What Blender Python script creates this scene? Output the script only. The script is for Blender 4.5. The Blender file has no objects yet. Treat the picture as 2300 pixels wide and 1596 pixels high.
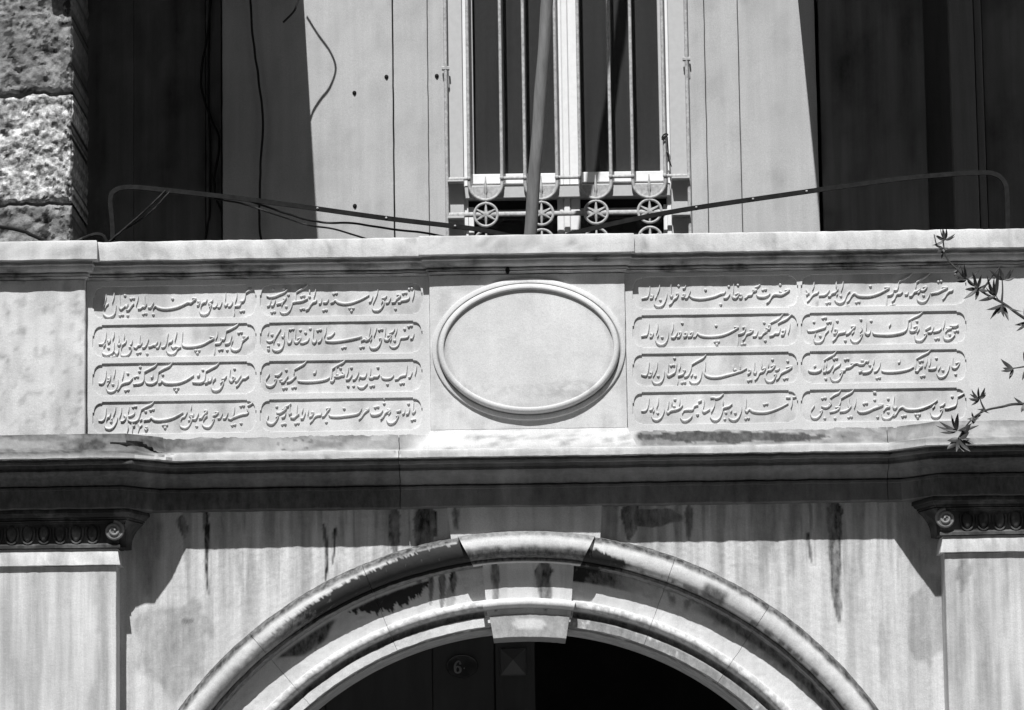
import bpy, bmesh, math, random
import numpy as np
from mathutils import Vector, Matrix

random.seed(7)
rng = np.random.default_rng(7)
SC = bpy.context.scene
COL = SC.collection

# ------------------------------------------------------------------ camera
S = 0.0018                    # metres per drawing unit
F = 8230.0                    # focal length in drawing units (2300 wide picture)
TH = math.radians(8.3)        # looking up from the street
RO = 0.0148                   # camera held slightly askew
CZ = 1.62                     # eye height, m
CY = -F * math.cos(TH)
cam_d = bpy.data.cameras.new('camera')
cam_d.sensor_fit = 'HORIZONTAL'; cam_d.sensor_width = 36.0
cam_d.lens = 36.0 * F / 2300.0
cam_d.clip_start = 0.1; cam_d.clip_end = 3000
cam = bpy.data.objects.new('camera', cam_d); COL.objects.link(cam)
_r = Vector((1, 0, 0)); _f = Vector((0, math.cos(TH), math.sin(TH))); _u = Vector((0, -math.sin(TH), math.cos(TH)))
_r2 = _r * math.cos(RO) - _u * math.sin(RO); _u2 = _r * math.sin(RO) + _u * math.cos(RO)
M = Matrix((( _r2.x, _u2.x, -_f.x, 0), (_r2.y, _u2.y, -_f.y, CY * S), (_r2.z, _u2.z, -_f.z, CZ), (0, 0, 0, 1)))
cam.matrix_world = M
SC.camera = cam

# ------------------------------------------------------------------ sun, sky, exposure
ELEV = math.radians(57.0)
AZ = math.radians(9.5)        # sun stands a little left of the facade's normal
world = bpy.data.worlds.new('World'); SC.world = world; world.use_nodes = True
nt = world.node_tree; nt.nodes.clear()
sky = nt.nodes.new('ShaderNodeTexSky'); sky.sky_type = 'NISHITA'; sky.sun_disc = False
sky.sun_elevation = ELEV
bw = nt.nodes.new('ShaderNodeRGBToBW')          # black-and-white film
bg = nt.nodes.new('ShaderNodeBackground'); bg.inputs[1].default_value = 0.05
wo = nt.nodes.new('ShaderNodeOutputWorld')
nt.links.new(sky.outputs[0], bw.inputs[0]); nt.links.new(bw.outputs[0], bg.inputs[0]); nt.links.new(bg.outputs[0], wo.inputs[0])
# direction the light travels: right, into the wall, down
LD = Vector((math.cos(ELEV) * math.sin(AZ), math.cos(ELEV) * math.cos(AZ), -math.sin(ELEV)))
# blender sky: rotation 0 puts the sun at +Y, positive turns clockwise seen from above
sky.sun_rotation = math.atan2(-LD.x, -LD.y)
sun_d = bpy.data.lights.new('sun', 'SUN'); sun_d.energy = 5.0; sun_d.angle = math.radians(0.5); sun_d.color = (1, 1, 1)
sun = bpy.data.objects.new('sun', sun_d); COL.objects.link(sun)
sun.rotation_euler = LD.to_track_quat('-Z', 'Y').to_euler(); sun.location = (-2, -8, 12)
vs = SC.view_settings
vs.view_transform = 'Standard'; vs.look = 'None'; vs.gamma = 1.0; vs.exposure = 0.22; vs.use_curve_mapping = False
SC.cycles.max_bounces = 6; SC.cycles.diffuse_bounces = 3

# ------------------------------------------------------------------ picture <-> place
def W(u, v, Y):
    """drawing-unit point (x, z) on the upright plane at depth Y for a place seen at (u, v)"""
    du, dv = u - 1150.0, 798.0 - v
    a = du * math.cos(RO) + dv * math.sin(RO); b = -du * math.sin(RO) + dv * math.cos(RO)
    dy = F * math.cos(TH) - b * math.sin(TH); dz = F * math.sin(TH) + b * math.cos(TH)
    t = (Y - CY) / dy
    return t * a, t * dz
def PR(x, y, z):
    """inverse: where a drawing-unit point is seen (numpy ok)"""
    fy = y - CY
    d = fy * math.cos(TH) + z * math.sin(TH); b = (-fy * math.sin(TH) + z * math.cos(TH)) / d * F; a = x / d * F
    du = a * math.cos(RO) - b * math.sin(RO); dv = a * math.sin(RO) + b * math.cos(RO)
    return 1150.0 + du, 798.0 - dv
def WX(u, v, Y): return W(u, v, Y)[0]
def WZ(u, v, Y): return W(u, v, Y)[1]
def M3(x, y, z): return (x * S, y * S, z * S + CZ)
GROUND = -CZ / S

# ------------------------------------------------------------------ numpy noise
def _h(ix, iy, seed):
    n = (ix.astype(np.int64) * 374761393 + iy.astype(np.int64) * 668265263 + seed * 974711) & 0x7fffffff
    n = ((n ^ (n >> 13)) * 1274126177) & 0x7fffffff
    return ((n ^ (n >> 16)) & 0xffff) / 65535.0
def vn(x, y, seed=0):
    x = np.asarray(x, float); y = np.asarray(y, float)
    x, y = np.broadcast_arrays(x, y)
    ix = np.floor(x); iy = np.floor(y); fx = x - ix; fy = y - iy
    fx = fx * fx * (3 - 2 * fx); fy = fy * fy * (3 - 2 * fy)
    a = _h(ix, iy, seed); b = _h(ix + 1, iy, seed); c = _h(ix, iy + 1, seed); d = _h(ix + 1, iy + 1, seed)
    return (a * (1 - fx) + b * fx) * (1 - fy) + (c * (1 - fx) + d * fx) * fy
def fbm(x, y, seed=0, o=4):
    t = 0; a = 0.5; s = 0
    for k in range(o):
        t = t + a * vn(x * 2 ** k, y * 2 ** k, seed + k * 17); s += a; a *= 0.55
    return t / s
def sst(a, b, x):
    t = np.clip((x - a) / (b - a), 0, 1); return t * t * (3 - 2 * t)

# ------------------------------------------------------------------ materials
def nodes(name):
    m = bpy.data.materials.new(name); m.use_nodes = True
    n = m.node_tree.nodes; l = m.node_tree.links
    return m, n, l, n['Principled BSDF']
def ramp(n, l, src, p0, v0, p1, v1):
    r = n.new('ShaderNodeMapRange'); r.inputs[1].default_value = p0; r.inputs[2].default_value = p1
    r.inputs[3].default_value = v0; r.inputs[4].default_value = v1
    l.new(src, r.inputs[0]); return r.outputs[0]
def mth(n, l, op, a, b):
    m = n.new('ShaderNodeMath'); m.operation = op
    for i, q in enumerate((a, b)):
        if isinstance(q, (int, float)): m.inputs[i].default_value = q
        else: l.new(q, m.inputs[i])
    return m.outputs[0]
def noise(n, l, vec, scale, detail=4, rough=0.6, sx=1, sz=1):
    mp = n.new('ShaderNodeMapping'); mp.inputs['Scale'].default_value = (sx, sx, sz)
    l.new(vec, mp.inputs[0])
    t = n.new('ShaderNodeTexNoise'); t.inputs['Scale'].default_value = scale; t.inputs['Detail'].default_value = detail
    t.inputs['Roughness'].default_value = rough
    l.new(mp.outputs[0], t.inputs['Vector']); return t.outputs[0]
def stone(name, base, var=0.12, streak=0.18, grain=0.10, dark=0.03, bump=0.25, rough=0.75, spec=0.3, pits=0.0, clouds=2.2, mott=1.0):
    m, n, l, p = nodes(name)
    pos = n.new('ShaderNodeNewGeometry').outputs['Position']
    cl = ramp(n, l, noise(n, l, pos, clouds, 5, 0.6), 0.3, 1 - var, 0.7, 1 + var)
    st = ramp(n, l, noise(n, l, pos, 20, 5, 0.65, 1, 0.05), 0.34, 1 - streak, 0.62, 1 + streak * 0.25)
    gr = ramp(n, l, noise(n, l, pos, 260, 3, 0.7), 0.3, 1 - grain, 0.7, 1 + grain)
    v = mth(n, l, 'MULTIPLY', mth(n, l, 'MULTIPLY', cl, st), gr)
    v = mth(n, l, 'MULTIPLY', v, base)
    if pits:
        pn = noise(n, l, pos, 38, 5, 0.7)
        v = mth(n, l, 'MULTIPLY', v, ramp(n, l, pn, 0.40, 1 - pits, 0.60, 1 + pits * 0.5))
    at = n.new('ShaderNodeAttribute'); at.attribute_name = 'stain'
    sa = mth(n, l, 'MULTIPLY', at.outputs['Fac'], ramp(n, l, noise(n, l, pos, 45, 4, 0.65, 1, 0.5), 0.3, 1 - .28 * mott, 0.7, 1 + .15 * mott))
    sa = mth(n, l, 'MINIMUM', sa, 1.0)
    mx = n.new('ShaderNodeMix'); mx.data_type = 'FLOAT'
    l.new(sa, mx.inputs[0]); l.new(v, mx.inputs[2]); mx.inputs[3].default_value = dark
    l.new(mx.outputs[0], p.inputs['Base Color'])
    p.inputs['Roughness'].default_value = rough; p.inputs['Specular IOR Level'].default_value = spec
    b = n.new('ShaderNodeBump'); b.inputs['Strength'].default_value = bump; b.inputs['Distance'].default_value = 0.004
    hh = mth(n, l, 'ADD', noise(n, l, pos, 120, 4, 0.65), mth(n, l, 'MULTIPLY', noise(n, l, pos, 22, 3, 0.6), 1.5))
    l.new(hh, b.inputs['Height']); l.new(b.outputs[0], p.inputs['Normal'])
    return m
def plain(name, base, rough=0.6, spec=0.3, var=0.15, scale=30, bump=0.1, sz=1.0, metal=0):
    m, n, l, p = nodes(name)
    pos = n.new('ShaderNodeNewGeometry').outputs['Position']
    f = ramp(n, l, noise(n, l, pos, scale, 5, 0.65, 1, sz), 0.3, base * (1 - var), 0.7, base * (1 + var))
    l.new(f, p.inputs['Base Color']); p.inputs['Roughness'].default_value = rough
    p.inputs['Specular IOR Level'].default_value = spec; p.inputs['Metallic'].default_value = metal
    b = n.new('ShaderNodeBump'); b.inputs['Strength'].default_value = bump; b.inputs['Distance'].default_value = 0.003
    l.new(noise(n, l, pos, scale * 4, 4, 0.6, 1, sz), b.inputs['Height']); l.new(b.outputs[0], p.inputs['Normal'])
    return m

MAR = stone('marble', 0.63, var=0.09, streak=0.10, grain=0.15)
MARP = stone('marble_panel', 0.62, var=0.13, streak=0.05, grain=0.15, bump=0.18)
MARW = stone('marble_streaked', 0.62, var=0.07, streak=0.28, grain=0.15, dark=0.02)
MARG = stone('marble_sooty', 0.30, var=0.30, streak=0.30, grain=0.10, dark=0.03)
MARO = stone('marble_wash', 0.52, var=0.20, streak=0.10, grain=0.14, dark=0.10, clouds=5)
RUB = stone('rough_stone', 0.58, var=0.25, streak=0.0, grain=0.2, bump=1.0, pits=0.6, clouds=9)
RUBS = stone('tooled_stone', 0.25, var=0.25, streak=0.0, grain=0.2, bump=1.0, pits=0.26, clouds=9)
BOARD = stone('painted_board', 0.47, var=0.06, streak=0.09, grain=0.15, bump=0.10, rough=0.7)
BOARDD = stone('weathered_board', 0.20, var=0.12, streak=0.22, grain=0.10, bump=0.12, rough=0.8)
WHITE = plain('white_paint', 0.80, 0.5, 0.3, 0.05, 40, 0.08)
WGREY = plain('grey_paint', 0.50, 0.55, 0.3, 0.06, 40, 0.08)
IRONP = plain('painted_iron', 0.42, 0.55, 0.3, 0.34, 70, 0.4)
IRON = plain('dark_iron', 0.022, 0.9, 0.04, 0.3, 40, 0.2)
WOOD = plain('pole_wood', 0.20, 0.7, 0.2, 0.28, 40, 0.4, 0.06)
RUBBER = plain('cable_black', 0.012, 0.6, 0.3, 0.2, 40, 0.05)
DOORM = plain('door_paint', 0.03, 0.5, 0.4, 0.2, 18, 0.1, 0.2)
ENAM = plain('enamel_dark', 0.02, 0.25, 0.5, 0.1, 30, 0.02)
ENAMW = plain('enamel_white', 0.13, 0.3, 0.5, 0.1, 30, 0.02)
LEAF = plain('leaf', 0.042, 0.5, 0.4, 0.35, 60, 0.1)
STEM = plain('stem', 0.06, 0.7, 0.2, 0.3, 60, 0.1)
CURT = plain('curtain_cloth', 0.07, 0.9, 0.1, 0.08, 50, 0.05)
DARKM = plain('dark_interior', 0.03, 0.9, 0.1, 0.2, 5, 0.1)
ASPH = plain('street_stone', 0.20, 0.9, 0.2, 0.25, 6, 0.4)
def glass_mat():
    m = bpy.data.materials.new('window_glass'); m.use_nodes = True
    n = m.node_tree.nodes; l = m.node_tree.links; n.clear()
    o = n.new('ShaderNodeOutputMaterial'); mx = n.new('ShaderNodeMixShader'); t = n.new('ShaderNodeBsdfTransparent')
    g = n.new('ShaderNodeBsdfGlossy'); g.inputs['Roughness'].default_value = 0.03
    mx.inputs[0].default_value = 0.05; t.inputs[0].default_value = (.9, .9, .9, 1)
    l.new(t.outputs[0], mx.inputs[1]); l.new(g.outputs[0], mx.inputs[2]); l.new(mx.outputs[0], o.inputs[0]); return m
GLASS = glass_mat()

# ------------------------------------------------------------------ object helpers
def tag(o, label=None, cat=None, group=None, kind=None):
    for k, q in (('label', label), ('category', cat), ('group', group), ('kind', kind)):
        if q: o[k] = q
    return o
def thing(name, label, cat, base=(0, 0, 0), group=None):
    o = bpy.data.objects.new(name, None); o.empty_display_size = 0.1; COL.objects.link(o)
    o.location = M3(*base); tag(o, label, cat, group); return o
def wloc(o):
    q = Vector(o.location)
    while o.parent: o = o.parent; q += Vector(o.location)
    return q
def mesh(name, V, Fc, mat, parent=None, smooth=30, stain=None, jitter=0.0, base=None):
    """V in drawing units"""
    V = np.asarray(V, float).reshape(-1, 3)
    if jitter:
        jj = np.stack([vn(V[:, 0] * .03 + 7 * k, V[:, 2] * .03 + V[:, 1] * .02, 90 + k) - .5 for k in range(3)], 1)
        j2 = np.stack([vn(V[:, 0] * .13 + 7 * k, V[:, 2] * .13 + V[:, 1] * .1, 95 + k) - .5 for k in range(3)], 1)
        V0 = V; V = V + jitter * (jj * 1.6 + j2)
    Vm = V * S; Vm[:, 2] += CZ
    off = np.array(wloc(parent)) if parent else (np.array(M3(*base)) if base else np.array(Vm.mean(0)))
    me = bpy.data.meshes.new(name); me.from_pydata((Vm - off).tolist(), [], [tuple(map(int, f)) for f in Fc]); me.update()
    me.materials.append(mat)
    if stain is not None:
        uu, vv = PR(V[:, 0], V[:, 1], V[:, 2])
        sv = np.clip(stain(uu, vv, V), 0, 1.5)
        a = me.attributes.new('stain', 'FLOAT', 'POINT'); a.data.foreach_set('value', sv.astype(np.float32))
    if smooth:
        me.polygons.foreach_set('use_smooth', [True] * len(me.polygons))
        me.set_sharp_from_angle(angle=math.radians(smooth))
    o = bpy.data.objects.new(name, me); COL.objects.link(o)
    if parent: o.parent = parent
    else: o.location = off.tolist()
    return o
class MB:
    def __init__(s): s.v = []; s.f = []
    def add(s, V, Fc):
        k = len(s.v); s.v += [tuple(q) for q in V]; s.f += [tuple(i + k for i in f) for f in Fc]; return s
    def build(s, name, mat, parent=None, **k): return mesh(name, s.v, s.f, mat, parent, **k)
def gridfaces(nr, nc, wrapc=False):
    f = []
    for i in range(nr - 1):
        for j in range(nc if wrapc else nc - 1):
            j2 = (j + 1) % nc
            f.append((i * nc + j, i * nc + j2, (i + 1) * nc + j2, (i + 1) * nc + j))
    return f
def box(x0, x1, y0, y1, z0, z1, b=1.2):
    """chamfered box: V, F"""
    bm = bmesh.new()
    vs_ = [bm.verts.new(q) for q in ((x0, y0, z0), (x1, y0, z0), (x1, y1, z0), (x0, y1, z0), (x0, y0, z1), (x1, y0, z1), (x1, y1, z1), (x0, y1, z1))]
    for f in ((0, 3, 2, 1), (4, 5, 6, 7), (0, 1, 5, 4), (1, 2, 6, 5), (2, 3, 7, 6), (3, 0, 4, 7)): bm.faces.new([vs_[i] for i in f])
    if b: bmesh.ops.bevel(bm, geom=bm.edges[:], offset=b, segments=1, affect='EDGES')
    bm.verts.index_update()
    V = [tuple(q.co) for q in bm.verts]; Fc = [tuple(q.index for q in f.verts) for f in bm.faces]; bm.free(); return V, Fc
def catmull(P, n=6):
    P = [np.array(p, float) for p in P]
    if len(P) < 3:
        return [P[0] + (P[-1] - P[0]) * t for t in np.linspace(0, 1, n + 1)]
    Q = [2 * P[0] - P[1]] + P + [2 * P[-1] - P[-2]]; out = []
    for i in range(1, len(Q) - 2):
        a, b, c, d = Q[i - 1], Q[i], Q[i + 1], Q[i + 2]
        for k in range(n):
            t = k / n
            out.append(0.5 * ((2 * b) + (-a + c) * t + (2 * a - 5 * b + 4 * c - d) * t * t + (-a + 3 * b - 3 * c + d) * t ** 3))
    out.append(P[-1]); return out
def tube(P, r, n=8, flat=1.0, caps=True, turn=0.0):
    """tube of radius r (number or list) along 3-D points"""
    P = [np.array(p, float) for p in P]; V = []; m = len(P)
    for i in range(m):
        t = P[min(i + 1, m - 1)] - P[max(i - 1, 0)]; t /= (np.linalg.norm(t) + 1e-9)
        up = np.array((0, 1, 0.)) if abs(t[1]) < 0.9 else np.array((1., 0, 0))
        a = np.cross(t, up); a /= np.linalg.norm(a); b = np.cross(t, a)
        rr = r[i] if hasattr(r, '__len__') else r
        for k in range(n):
            g = 2 * math.pi * k / n + turn
            V.append(P[i] + rr * (math.cos(g) * a + flat * math.sin(g) * b))
    Fc = gridfaces(m, n, True)
    if caps: Fc += [tuple(range(n - 1, -1, -1)), tuple((m - 1) * n + k for k in range(n))]
    return V, Fc
def sub(path, step):
    out = []
    for a, b in zip(path[:-1], path[1:]):
        L = math.hypot(b[0] - a[0], b[1] - a[1]); k = max(1, int(L / step))
        for i in range(k): out.append((a[0] + (b[0] - a[0]) * i / k, a[1] + (b[1] - a[1]) * i / k))
    out.append(tuple(path[-1])); return out
def sweep(path, prof, step=12.0, caps=True):
    """moulding: profile [(offset towards the street, z)] along a plan path"""
    P = sub(path, step); m = len(P); V = []
    for i in range(m):
        ns = []
        for a, b in ((i - 1, i), (i, i + 1)):
            if a >= 0 and b < m:
                dx, dy = P[b][0] - P[a][0], P[b][1] - P[a][1]; L = math.hypot(dx, dy); ns.append((dy / L, -dx / L))
        n1, n2 = ns[0], ns[-1]; d = 1 + n1[0] * n2[0] + n1[1] * n2[1]
        mx, my = (n1[0] + n2[0]) / d, (n1[1] + n2[1]) / d
        for o, z in prof: V.append((P[i][0] + o * mx, P[i][1] + o * my, z))
    k = len(prof); Fc = [(a, d, c, b) for a, b, c, d in gridfaces(m, k)]
    if caps: Fc += [tuple(range(k)), tuple((m - 1) * k + j for j in range(k - 1, -1, -1))]
    return V, Fc
def arc(o0, z0, o1, z1, bulge, n=6):
    """points of a curved run between two profile points (excludes the first)"""
    L = math.hypot(o1 - o0, z1 - z0); nx, nz = -(z1 - z0) / L, (o1 - o0) / L
    return [(o0 + (o1 - o0) * t + nx * bulge * 4 * t * (1 - t), z0 + (z1 - z0) * t + nz * bulge * 4 * t * (1 - t)) for t in [(k + 1) / n for k in range(n)]]
def wallgrid(x0, x1, z0, z1, y, step=6):
    nx = max(2, int((x1 - x0) / step) + 1); nz = max(2, int((z1 - z0) / step) + 1)
    X, Z = np.meshgrid(np.linspace(x0, x1, nx), np.linspace(z0, z1, nz))
    V = np.stack([X.ravel(), np.full(X.size, float(y)), Z.ravel()], 1)
    return V, gridfaces(nz, nx)
def slab(x0, x1, y0, y1, z0, z1, step=8, edge=1.5):
    """upright stone slab with a dense front (y0), rounded arris and plain sides"""
    V, Fc = wallgrid(x0 + edge, x1 - edge, z0 + edge, z1 - edge, y0, step)
    V = V.tolist(); nx = max(2, int((x1 - x0 - 2 * edge) / step) + 1); nz = max(2, int((z1 - z0 - 2 * edge) / step) + 1)
    rim = [i for i in range(nx)] + [i * nx + nx - 1 for i in range(1, nz)] + [(nz - 1) * nx + i for i in range(nx - 2, -1, -1)] + [i * nx for i in range(nz - 2, 0, -1)]
    k = len(V)
    for i in rim:
        x, y, z = V[i]
        dx = -edge if abs(x - x0 - edge) < 1e-6 else (edge if abs(x - x1 + edge) < 1e-6 else 0)
        dz = -edge if abs(z - z0 - edge) < 1e-6 else (edge if abs(z - z1 + edge) < 1e-6 else 0)
        V.append([x + dx, y0 + edge, z + dz])
    m = len(rim)
    for i in range(m): V.append([V[k + i][0], y1, V[k + i][2]])
    for i in range(m):
        j = (i + 1) % m
        Fc.append((rim[j], rim[i], k + i, k + j)); Fc.append((k + j, k + i, k + m + i, k + m + j))
    Fc.append(tuple(k + m + i for i in range(m - 1, -1, -1)))
    return V, Fc
def loft(levels, yb):
    """levels (z, xl, xr, yf) from top to bottom: a block with moulded front and ends"""
    V = []; Fc = []
    for z, xl, xr, yf in levels:
        n = 24
        V += [(xl, yb, z), (xl, (yf + yb) / 2, z)] + [(xl + (xr - xl) * i / n, yf, z) for i in range(n + 1)] + [(xr, (yf + yb) / 2, z), (xr, yb, z)]
    k = 24 + 5; m = len(levels)
    for i in range(m - 1):
        for j in range(k - 1): Fc.append((i * k + j + 1, i * k + j, (i + 1) * k + j, (i + 1) * k + j + 1))
    Fc.append(tuple(range(k))); Fc.append(tuple((m - 1) * k + j for j in range(k - 1, -1, -1)))
    return V, Fc

# ------------------------------------------------------------------ depths (drawing units, towards the wall = +)
Y_PAN = 0.0          # inscription border plane
Y_WALL = 59.0        # spandrel wall
Y_PIL = -26.0        # pilaster face
Y_HOUSE = 400.0

# ================================================================== STREET
tag(mesh('street', [(-30000, -30000, GROUND), (30000, -30000, GROUND), (30000, 30000, GROUND), (-30000, 30000, GROUND)], [(0, 1, 2, 3)], ASPH, smooth=0), kind='structure')

# ================================================================== GATEWAY
gate = thing('marble_gateway', 'pale marble gateway with carved inscription parapet above a wide round arch', 'gateway', (0, Y_WALL, GROUND))

# ---- stain recipes (dirt with shapes of its own), looked up at the place where it sits
def drip(u, v, pts, w0, w1, soft=3.0):
    """dark run following (u, v) points, width w0 at the top to w1 at the foot"""
    pts = np.array(pts, float); vmin, vmax = pts[0, 1], pts[-1, 1]
    uc = np.interp(v, pts[:, 1], pts[:, 0]) + 4 * (vn(v * .03, 0 * v + pts[0, 0] * .7, 2) - .5); t = np.clip((v - vmin) / (vmax - vmin), 0, 1)
    w = w0 + (w1 - w0) * t; wm = max(w0, w1)
    rag = 1 + .5 * (fbm(v * .06, 0 * v + pts[0, 0] * .31, 4) - .5) + .35 * (vn(u * .25, v * .02, 6) - .5)
    w = w * rag * np.sqrt(np.clip((v - vmin + 6) / (wm * .9 + 8), 0, 1)) * np.clip((vmax - v) / (wm * 2.2 + 8), 0, 1) ** .45
    d = np.abs(u - uc)
    body = (1 - sst(w - soft * .6, w + soft * .6, d)) * (v > vmin - 8) * (v < vmax)
    return body * (.82 + .28 * sst(.3, .6, fbm(u * .16, v * .012, 12))) * (1 - .15 * t)
def blob(u, v, cu, cv, ru, rv, n=0.5, seed=3):
    d = np.sqrt(((u - cu) / ru) ** 2 + ((v - cv) / rv) ** 2) + n * (fbm(u * .02, v * .02, seed) - .5) * 2
    return 1 - sst(0.85, 1.1, d)
def st_spandrel(u, v, V):
    top = 1145 - (u - 1150) * .0148
    s = 0.42 * sst(.46, .70, fbm(u * .045, v * .0035, 5)) * (1 - sst(top + 110, top + 330, v))
    s = np.maximum(s, .55 * sst(.56, .72, fbm(u * .05, v * .003, 8)) * (1 - sst(top + 20, top + 120 + 80 * vn(u * .06, 0 * u, 3), v)))
    for a in (drip(u, v, [(464, 1150), (463, 1235), (468, 1345)], 8, 2), drip(u, v, [(410, 1165), (415, 1215)], 22, 8) * .8,
              drip(u, v, [(726, 1182), (735, 1225), (732, 1310)], 5, 3), drip(u, v, [(754, 1190), (748, 1270)], 4, 1.5),
              drip(u, v, [(887, 1145), (886, 1250)], 12, 11) * .85, drip(u, v, [(955, 1140), (955, 1260)], 28, 27) * .9,
              drip(u, v, [(1420, 1130), (1412, 1215)], 26, 18) * .8, blob(u, v, 1455, 1165, 70, 22, .5) * .75,
              drip(u, v, [(1548, 1140), (1546, 1215)], 10, 7) * .75, drip(u, v, [(1520, 1145), (1520, 1212)], 9, 5) * .6,
              drip(u, v, [(1875, 1130), (1874, 1250), (1878, 1330), (1886, 1400)], 18, 9, 4) * .9,
              drip(u, v, [(1814, 1200), (1822, 1265)], 4.5, 4) * .8,
              blob(u, v, 385, 1455, 92, 105, .5, 11) * .36 * (.6 + .8 * fbm(u * .06, v * .03, 14)), blob(u, v, 2085, 1400, 38, 110, .6, 21) * .36,
              blob(u, v, 420, 1395, 14, 5, .8, 4) * .7, drip(u, v, [(1980, 1400), (1985, 1540)], 6, 10) * .2,
              drip(u, v, [(330, 1140), (330, 1340)], 40, 20, 25) * .45, drip(u, v, [(2065, 1120), (2075, 1320)], 50, 26, 30) * .4):
        s = np.maximum(s, a)
    return s

# ---- spandrel wall with the arch cut out
ACX, ACZ = W(1187, 2170, Y_WALL)
_, ztop = W(1187, 1194, Y_WALL)
R_OUT = ztop - ACZ
Z_ARCHI = WZ(1150, 1137, Y_WALL - 40)         # under side of the architrave
X_PL = WX(261, 1400, Y_PIL); X_PR = WX(2126, 1400, Y_PIL)   # inner edges of the pilasters
Z_SPRING = ACZ + math.sqrt(max(0, (R_OUT) ** 2 - 860.0 ** 2))
ZW1 = Z_ARCHI + 60
def spandrel(xa, xb, name):
    nc = int(abs(xb - xa) / 4); nr = 120; V = []
    for i in range(nr):
        for j in range(nc):
            x = xa + (xb - xa) * j / (nc - 1)
            r = R_OUT - 10
            zb = ACZ + math.sqrt(r * r - (x - ACX) ** 2) if abs(x - ACX) < 855 else Z_SPRING - 60
            zb = max(zb, Z_SPRING - 60)
            V.append((x, Y_WALL, zb + (ZW1 - zb) * i / (nr - 1)))
    return mesh(name, V, gridfaces(nr, nc), MARW, gate, smooth=30, stain=st_spandrel, jitter=0.8)
spandrel(X_PL - 30, ACX - 120, 'spandrel_slab'); spandrel(ACX + 120, X_PR + 30, 'spandrel_slab')
# jambs below the springing, outer piers behind the pilasters
for s_ in (-1, 1):
    xj = ACX + s_ * 655; xo = (X_PL - 200) if s_ < 0 else (X_PR + 200)
    MB().add(*slab(min(xj, xo), max(xj, xo), Y_WALL + 2, Y_WALL + 190, GROUND, Z_SPRING - 61, 40)).build('jamb', MARW, gate)

# ---- archivolt: torus, fillet, flat band, lower roll, face, soffit
YB = 75.0
def arch_profile():
    p = [(-6, Y_WALL + 8), (0, Y_WALL - 1), (2, Y_WALL - 12)]
    n = 16
    for k in range(n + 1):                                 # big torus, offsets 3..60
        t = k / n; a = math.pi * (1.0 - t)
        p.append((31.5 + 28.5 * math.cos(a), 44 - 24 * math.sin(a) ** 0.8))
    p += [(61, 50), (61.5, 53), (63, 49), (69, 49), (70, 52), (71, 66), (73, YB), (82, YB), (110, YB), (135, YB), (147, YB), (148, YB - 3), (149, YB - 7)]
    for k in range(1, 9):                                  # lower roll
        t = k / 8; a = math.pi * (1.0 - t)
        p.append((159 + 10 * math.cos(a), YB - 7 - 11 * math.sin(a)))
    p += [(170, 72), (173, 80), (178, 84), (184, 84), (186, 79), (187, 74), (207, 74), (209, 76), (209.5, 90), (209.5, 200), (209.5, 330)]
    return p
AP = arch_profile()
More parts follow.
